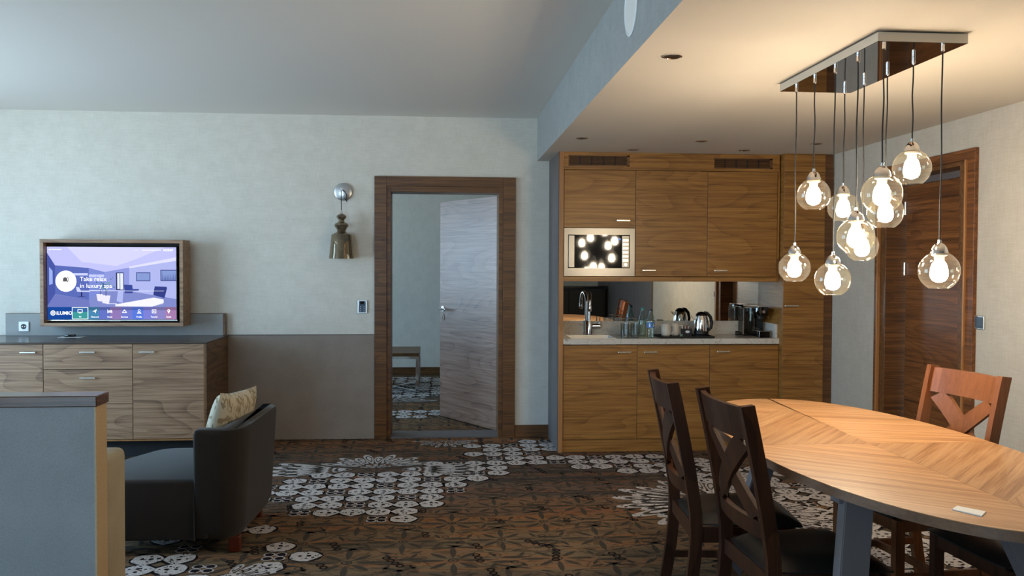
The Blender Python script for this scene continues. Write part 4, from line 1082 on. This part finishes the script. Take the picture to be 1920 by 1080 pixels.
q2 = clip(clip(outl2, C0, -1, .03), C0, .0, 1)
q3 = clip(clip(outl2, C0, -1, .0), C0, .0, -1)
q4 = clip(clip(outl2, C0, 1, .0), C0, .0, -1)
nd = (.667, -.745)      # normal to the chevron direction (.745,.667)
panels = [(q1, math.radians(-16), 0.0), (clip(q2, AF, *nd), math.radians(50), .20), (clip(q2, AF, -nd[0], -nd[1]), math.radians(-25), .06),
          (q3, math.radians(-36), .02), (clip(q4, AN, -nd[0], -nd[1]), math.radians(47), .20), (clip(q4, AN, *nd), math.radians(62), .10)]
for q, (pl, an, dk) in enumerate(panels):
    if len(pl) < 3: continue
    cx_ = sum(p[0] for p in pl)/len(pl); cy_ = sum(p[1] for p in pl)/len(pl)
    pl = [(cx_+(p[0]-cx_)*.9988, cy_+(p[1]-cy_)*.9988) for p in pl]
    bm = new(); prism(bm, pl, TZ-.002, TZ); obj('veneer_panel', bm, vmat('table_veneer', an, dk), tt)
def tleg(a, b, w, th, wd):
    bm = new(); beam(bm, a, b, w, th, wd, bev=.003); obj('leg', bm, 'table_leg', t)
tleg((1.265, 2.56, .708), (1.150, 2.42, .003), .095, .045, (1, .1, 0))
tleg((1.690, 2.53, .708), (1.990, 2.42, .003), .085, .045, (1, -.1, 0))
tleg((1.420, 3.62, .708), (1.285, 3.80, .003), .090, .045, (1, .1, 0))
tleg((1.740, 3.68, .708), (1.880, 3.80, .003), .090, .045, (1, -.1, 0))
bm = new(); beam(bm, (1.50, 2.62, .690), (1.53, 3.62, .690), .10, .03, (1, 0, 0)); beam(bm, (1.2, 2.57, .692), (1.76, 2.57, .692), .06, .026, (0, 1, 0)); beam(bm, (1.36, 3.63, .692), (1.80, 3.66, .692), .06, .026, (0, 1, 0)); obj('underframe', bm, 'table_leg', t)
bm = new(); prism(bm, [(1.380, 2.249), (1.412, 2.278), (1.458, 2.219), (1.420, 2.180)], TZ+.0005, TZ+.0035)
o = obj('place_card', bm, 'paper'); tag(o, 'small white card lying near the edge of the dining table', 'card')

# ------------------------------------------------------------------ dining chairs (front towards +x)
def make_chair(label, wood_m, loc, rz):
    t = thing('dining_chair', label, 'chair', (0, 0, 0), group='cross-back dining chairs around the table')
    W2 = .207
    def post_x(z):           # side profile of the rear post
        if z < .45: return -.235+.055*math.sin((z/.45)*PI/2)
        f = (z-.45)/.52; return -.180-.095*f**1.25
    for s in (-1, 1):
        bm = new(); path = []
        for q in range(13):
            z = .97*q/12; dx = post_x(min(z+.01, .97))-post_x(max(z-.01, 0)); d_ = Vector((dx, 0, .02)).normalized()
            path.append(((post_x(z), s*W2, z), (0, 1, 0), (d_.z, 0, -d_.x)))
        sweep(bm, path, [(-.0135, -.022), (.0135, -.022), (.0135, .022), (-.0135, .022)])
        obj('rear_leg', bm, wood_m, t)
        bm = new(); beam(bm, (.180, s*.200, .0), (.180, s*.200, .425), .038, .038, (1, 0, 0), bev=.003); obj('front_leg', bm, wood_m, t)
        bm = new(); beam(bm, (-.205, s*.203, .20), (.170, s*.200, .20), .028, .018, (0, 0, 1)); obj('stretcher', bm, wood_m, t)
        bm = new(); beam(bm, (-.175, s*.203, .405), (.165, s*.200, .405), .055, .020, (0, 0, 1)); obj('seat_rail', bm, wood_m, t)
    bm = new(); beam(bm, (.0, -.195, .20), (.0, .195, .20), .028, .018, (0, 0, 1)); obj('stretcher', bm, wood_m, t)
    bm = new(); beam(bm, (.182, -.185, .405), (.182, .185, .405), .055, .022, (0, 0, 1)); obj('seat_rail', bm, wood_m, t)
    bm = new(); beam(bm, (-.182, -.190, .405), (-.182, .190, .405), .055, .022, (0, 0, 1)); obj('seat_rail', bm, wood_m, t)
    # curved back parts lie on a surface bowed backwards
    def bow(y): return -.030*(1-(y/W2)**2)
    def curved(zlo, zhi, th, name, arch=0.0):
        bm = new(); n = 14; rows = []
        for q in range(n+1):
            y = -W2+.0137+(2*W2-.0274)*q/n; k = arch*(1-(y/W2)**2)
            a = []
            for (z, o_) in ((zlo+k, -th/2), (zhi, -th/2), (zhi, th/2), (zlo+k, th/2)):
                a.append(bm.verts.new((post_x(z)+bow(y)+o_, y, z)))
            rows.append(a)
        for a, b in zip(rows, rows[1:]):
            for j in range(4): bm.faces.new((a[j], a[(j+1) % 4], b[(j+1) % 4], b[j]))
        bm.faces.new(rows[0]); bm.faces.new(rows[-1]); return obj(name, bm, wood_m, t)
    curved(.858, .962, .020, 'top_rail')
    curved(.545, .600, .020, 'lower_rail')
    for s in (-1, 1):
        bm = new(); n = 12; rows = []
        off = .009 if s > 0 else -.0
        for q in range(n+1):
            f_ = q/n; y = s*(-W2+.045+(2*W2-.09)*f_); z = .600+(.858-.600)*f_
            dy, dz = s*(2*W2-.09), .258; L_ = math.hypot(dy, dz); ny, nz = -dz/L_, dy/L_
            row = []
            for (wv, tv) in ((-.034, -.008), (.034, -.008), (.034, .008), (-.034, .008)):
                yy = max(-W2+.014, min(W2-.014, y+ny*wv)); z2 = max(.5995, min(.8585, z+nz*wv))
                row.append(bm.verts.new((post_x(z2)+bow(yy)+tv+off*math.sin(f_*PI), yy, z2)))
            rows.append(row)
        for a, b in zip(rows, rows[1:]):
            for j in range(4): bm.faces.new((a[j], a[(j+1) % 4], b[(j+1) % 4], b[j]))
        bm.faces.new(rows[0]); bm.faces.new(rows[-1])
        obj('cross_slat', bm, wood_m, t)
    # padded seat
    bm = new(); n = 12; top = {}
    for i in range(n+1):
        for j in range(n+1):
            u, v = i/n*2-1, j/n*2-1
            wdt = .185+.035*(u+1)/2
            cu = u*.985+.015*u*abs(v); rr = 1-.05*(abs(u*v))**3
            h = .052*(1-abs(u)**6)*(1-abs(v)**6)
            top[i, j] = bm.verts.new((.020+.205*u*rr, wdt*v*rr, .433+.006+h*.75-(.008*(1-(v*v)))*(1 if abs(u) < 1 else 0)))
    for i in range(n):
        for j in range(n): bm.faces.new((top[i, j], top[i+1, j], top[i+1, j+1], top[i, j+1]))
    edge = [top[i, 0] for i in range(n+1)]+[top[n, j] for j in range(1, n+1)]+[top[i, n] for i in range(n-1, -1, -1)]+[top[0, j] for j in range(n-1, 0, -1)]
    low = [bm.verts.new((v.co.x, v.co.y, .4335)) for v in edge]
    m_ = len(edge)
    for i in range(m_): bm.faces.new((edge[i], edge[(i+1) % m_], low[(i+1) % m_], low[i]))
    bm.faces.new(low)
    obj('seat', bm, 'leather', t, ang=50)
    t.location = loc; t.rotation_euler = (0, 0, rz)
    return t
make_chair('dark wooden cross-back chair farthest left, before the base cabinets', 'chair', (1.130, 3.330, 0), math.radians(-4))
make_chair('dark wooden cross-back chair nearest the viewer at the left of the table', 'chair', (1.200, 2.825, 0), math.radians(2))
make_chair('cross-back chair on the far right side of the table, lamp light in its colour', 'chair_lit', (1.905, 3.425, 0), math.radians(187))
make_chair('dark cross-back chair mostly hidden behind the right edge of the table', 'chair', (2.000, 2.850, 0), math.radians(183))

# ------------------------------------------------------------------ armchair and cushion
t = thing('armchair', 'low charcoal corner armchair with its back towards the room', 'armchair', (-1.30, 4.58, 0))
def rounded(poly, r, n=5):
    out = []
    m_ = len(poly)
    for i in range(m_):
        p0, p1, p2 = Vector(poly[i-1]), Vector(poly[i]), Vector(poly[(i+1) % m_]); rr = r[i] if isinstance(r, list) else r
        if rr <= 0: out.append(tuple(p1)); continue
        a = p1+(p0-p1).normalized()*rr; b = p1+(p2-p1).normalized()*rr
        for k_ in range(n+1):
            f_ = k_/n; q_ = a*(1-f_)**2+p1*2*f_*(1-f_)+b*f_*f_; out.append((q_.x, q_.y))
    return out
def pad(name, poly, z0, z1, mat, parent, top_r=.02, taper=0.0, crown=0.0, origin=None):
    """upholstered block: polygon footprint, soft top and bottom edges"""
    cx_ = sum(p[0] for p in poly)/len(poly); cy_ = sum(p[1] for p in poly)/len(poly)
    bm = new(); rings = []
    lev = [(z0, .6*top_r+taper), (z0+top_r*.6, taper), (z0*.5+z1*.5, taper*.5), (z1-top_r, 0), (z1-top_r*.35, top_r*.25), (z1, top_r)]
    for z, ins in lev:
        ring = []
        for p in poly:
            d_ = Vector((cx_-p[0], cy_-p[1])); L_ = d_.length; k = min(ins/max(L_, 1e-3), .5)
            ring.append(bm.verts.new((p[0]+d_.x*k*1.2, p[1]+d_.y*k*1.2, z)))
        rings.append(ring)
    m_ = len(poly)
    for a, b in zip(rings, rings[1:]):
        for i in range(m_): bm.faces.new((a[i], a[(i+1) % m_], b[(i+1) % m_], b[i]))
    bm.faces.new(rings[0]); bm.faces.new(rings[-1]); return obj(name, bm, mat, parent, ang=50)
# seat block
seat_poly = rounded([(-1.70, 4.235), (-1.120, 4.235), (-1.120, 4.88), (-1.34, 5.00), (-1.56, 5.00), (-1.70, 4.68)], [.04, .01, .01, .05, .10, .08])
pad('seat', seat_poly, .075, .372, 'armchair', t, .022, .012)
# L-shaped back: short arm on the near side, long back on the right
def lback():
    outer = rounded([(-1.185, 4.215), (-1.005, 4.215), (-.945, 4.30), (-.925, 4.95), (-.985, 5.02), (-.99, 5.02), (-1.000, 4.99), (-1.055, 4.290), (-1.185, 4.290)], [.02, .05, .06, .04, .03, .02, .0, .03, .02])
    bm = new(); rings = []
    cx_, cy_ = -1.10, 4.6
    for z, ins in ((.075, .035), (.12, .020), (.35, .010), (.585, .0), (.606, .006), (.612, .016)):
        ring = []
        for p in outer:
            near = 1.0 if (p[0] > -1.02 or p[1] < 4.23) else 0.0
            if z > .58: k = ins; d_ = Vector((-.985-p[0], 4.62-p[1])) if p[1] > 4.34 else Vector((-1.08-p[0], 4.275-p[1]))
            else: k = ins*near*1.6; d_ = Vector((-1.3-p[0], 4.62-p[1]))
            L_ = max(d_.length, .03)
            ring.append(bm.verts.new((p[0]+d_.x/L_*k, p[1]+d_.y/L_*k, z)))
        rings.append(ring)
    m_ = len(outer)
    for a, b in zip(rings, rings[1:]):
        for i in range(m_): bm.faces.new((a[i], a[(i+1) % m_], b[(i+1) % m_], b[i]))
    bm.faces.new(rings[0]); bm.faces.new(rings[-1])
    return obj('backrest', bm, 'armchair', t, ang=40)
lback()
for (x, y) in ((-1.01, 4.31), (-1.64, 4.31), (-1.03, 4.90), (-1.50, 4.90)):
    bm = new(); box(bm, x-.026, x+.026, y-.026, y+.026, 0.003, .078, bev=.003); obj('foot', bm, 'foot', t)
# cushion
def cushion(name, label, cat, c, sx_, sz_, thick, rot, mat):
    bm = new(); n = 14; g = {}
    for side in (-1, 1):
        for i in range(n+1):
            for j in range(n+1):
                u, v = i/n*2-1, j/n*2-1
                if (i in (0, n) or j in (0, n)) and side == 1: g[1, i, j] = g[-1, i, j]; continue
                h = (max(0, 1-u**4)*max(0, 1-v**4))**.55*thick/2
                pu = u*sx_/2*(1-.10*(1-abs(v)**2)*abs(u)**3); pv = v*sz_/2*(1-.10*(1-abs(u)**2)*abs(v)**3)
                g[side, i, j] = bm.verts.new((side*h, pu, pv))
    for side in (-1, 1):
        for i in range(n):
            for j in range(n): bm.faces.new((g[side, i, j], g[side, i+1, j], g[side, i+1, j+1], g[side, i, j+1]))
    bmesh.ops.recalc_face_normals(bm, faces=bm.faces[:])
    m4 = Matrix.Translation(Vector(c)) @ Matrix.Rotation(rot[2], 4, 'Z') @ Matrix.Rotation(rot[1], 4, 'Y') @ Matrix.Rotation(rot[0], 4, 'X')
    bmesh.ops.transform(bm, matrix=m4, verts=bm.verts[:])
    o = obj(name, bm, mat, ang=80); tag(o, label, cat); return o
cushion('cushion', 'cream cushion with taupe leaf print leaning in the charcoal armchair', 'cushion', (-1.118, 4.650, .566), .43, .375, .125, (math.radians(-3), math.radians(16), math.radians(-12.5)), 'cushion')

# sofa behind the half wall
t = thing('sofa', 'pale beige fabric sofa standing behind the half wall', 'sofa', (-2.1, 3.4, 0))
def soft_box(name, x0, x1, y0, y1, z0, z1, r, mat='sofa'):
    bm = new(); box(bm, x0, x1, y0, y1, z0, z1, bev=r, seg=4); return obj(name, bm, mat, t, ang=50)
soft_box('backrest', -3.10, -1.100, 2.934, 3.118, .09, .765, .03)
soft_box('seat_base', -3.10, -1.37, 3.122, 3.80, .09, .30, .02)
for q in range(3): soft_box('seat_cushion', -2.94+q*.478, -2.465+q*.478, 3.122, 3.80, .302, .44, .03)
soft_box('armrest', -3.10, -2.945, 3.122, 3.80, .302, .56, .04)
soft_box('armrest', -1.50, -1.365, 3.122, 3.80, .302, .50, .04)
for x in (-3.0, -1.45):
    for y in (3.05, 3.72):
        bm = new(); box(bm, x-.025, x+.025, y-.025, y+.025, .001, .092); obj('foot', bm, 'foot', t)

# low table in the bedroom
t = thing('side_table', 'low dark-topped table with chrome sled frame in the bedroom', 'table', (-.80, 9.9, 0))
bm = new(); box(bm, -1.40, -.265, 9.50, 10.28, .405, .442, bev=.002); obj('tabletop', bm, 'dark_x', t)
def bar(a, b, n='frame_bar'):
    bm = new(); beam(bm, a, b, .030, .030, (0, 0, 1) if abs(a[2]-b[2]) < .1 else (1, 0, 0)); obj(n, bm, 'chrome', t)
bar((-.282, 9.515, .005), (-.282, 9.515, .404)); bar((-.282, 10.265, .005), (-.282, 10.265, .404))
bar((-.30, 9.53, .016), (-.57, 9.89, .016)); bar((-.30, 10.25, .016), (-.57, 9.89, .016))
bar((-1.38, 9.515, .005), (-1.38, 9.515, .404)); bar((-1.38, 10.265, .005), (-1.38, 10.265, .404))
bar((-1.38, 9.53, .39), (-.29, 9.53, .39)); bar((-1.38, 10.25, .39), (-.29, 10.25, .39))

# things behind the viewer that the mirror and steel pick up
t = thing('console_cabinet', 'dark console cabinet behind the viewer', 'cabinet', (2.3, -1.6, 0))
part_box('body', 'curtain', t, 1.55, 2.85, -2.0, -1.4, .02, 1.0, bev=.01)
part_box('top', 'black_gloss', t, 1.52, 2.88, -2.03, -1.37, 1.0, 1.04, bev=.003)
for q in range(2): part_box('door', 'black', t, 1.57+q*.63, 2.19+q*.63, -1.40, -1.38, .05, .97, bev=.002)
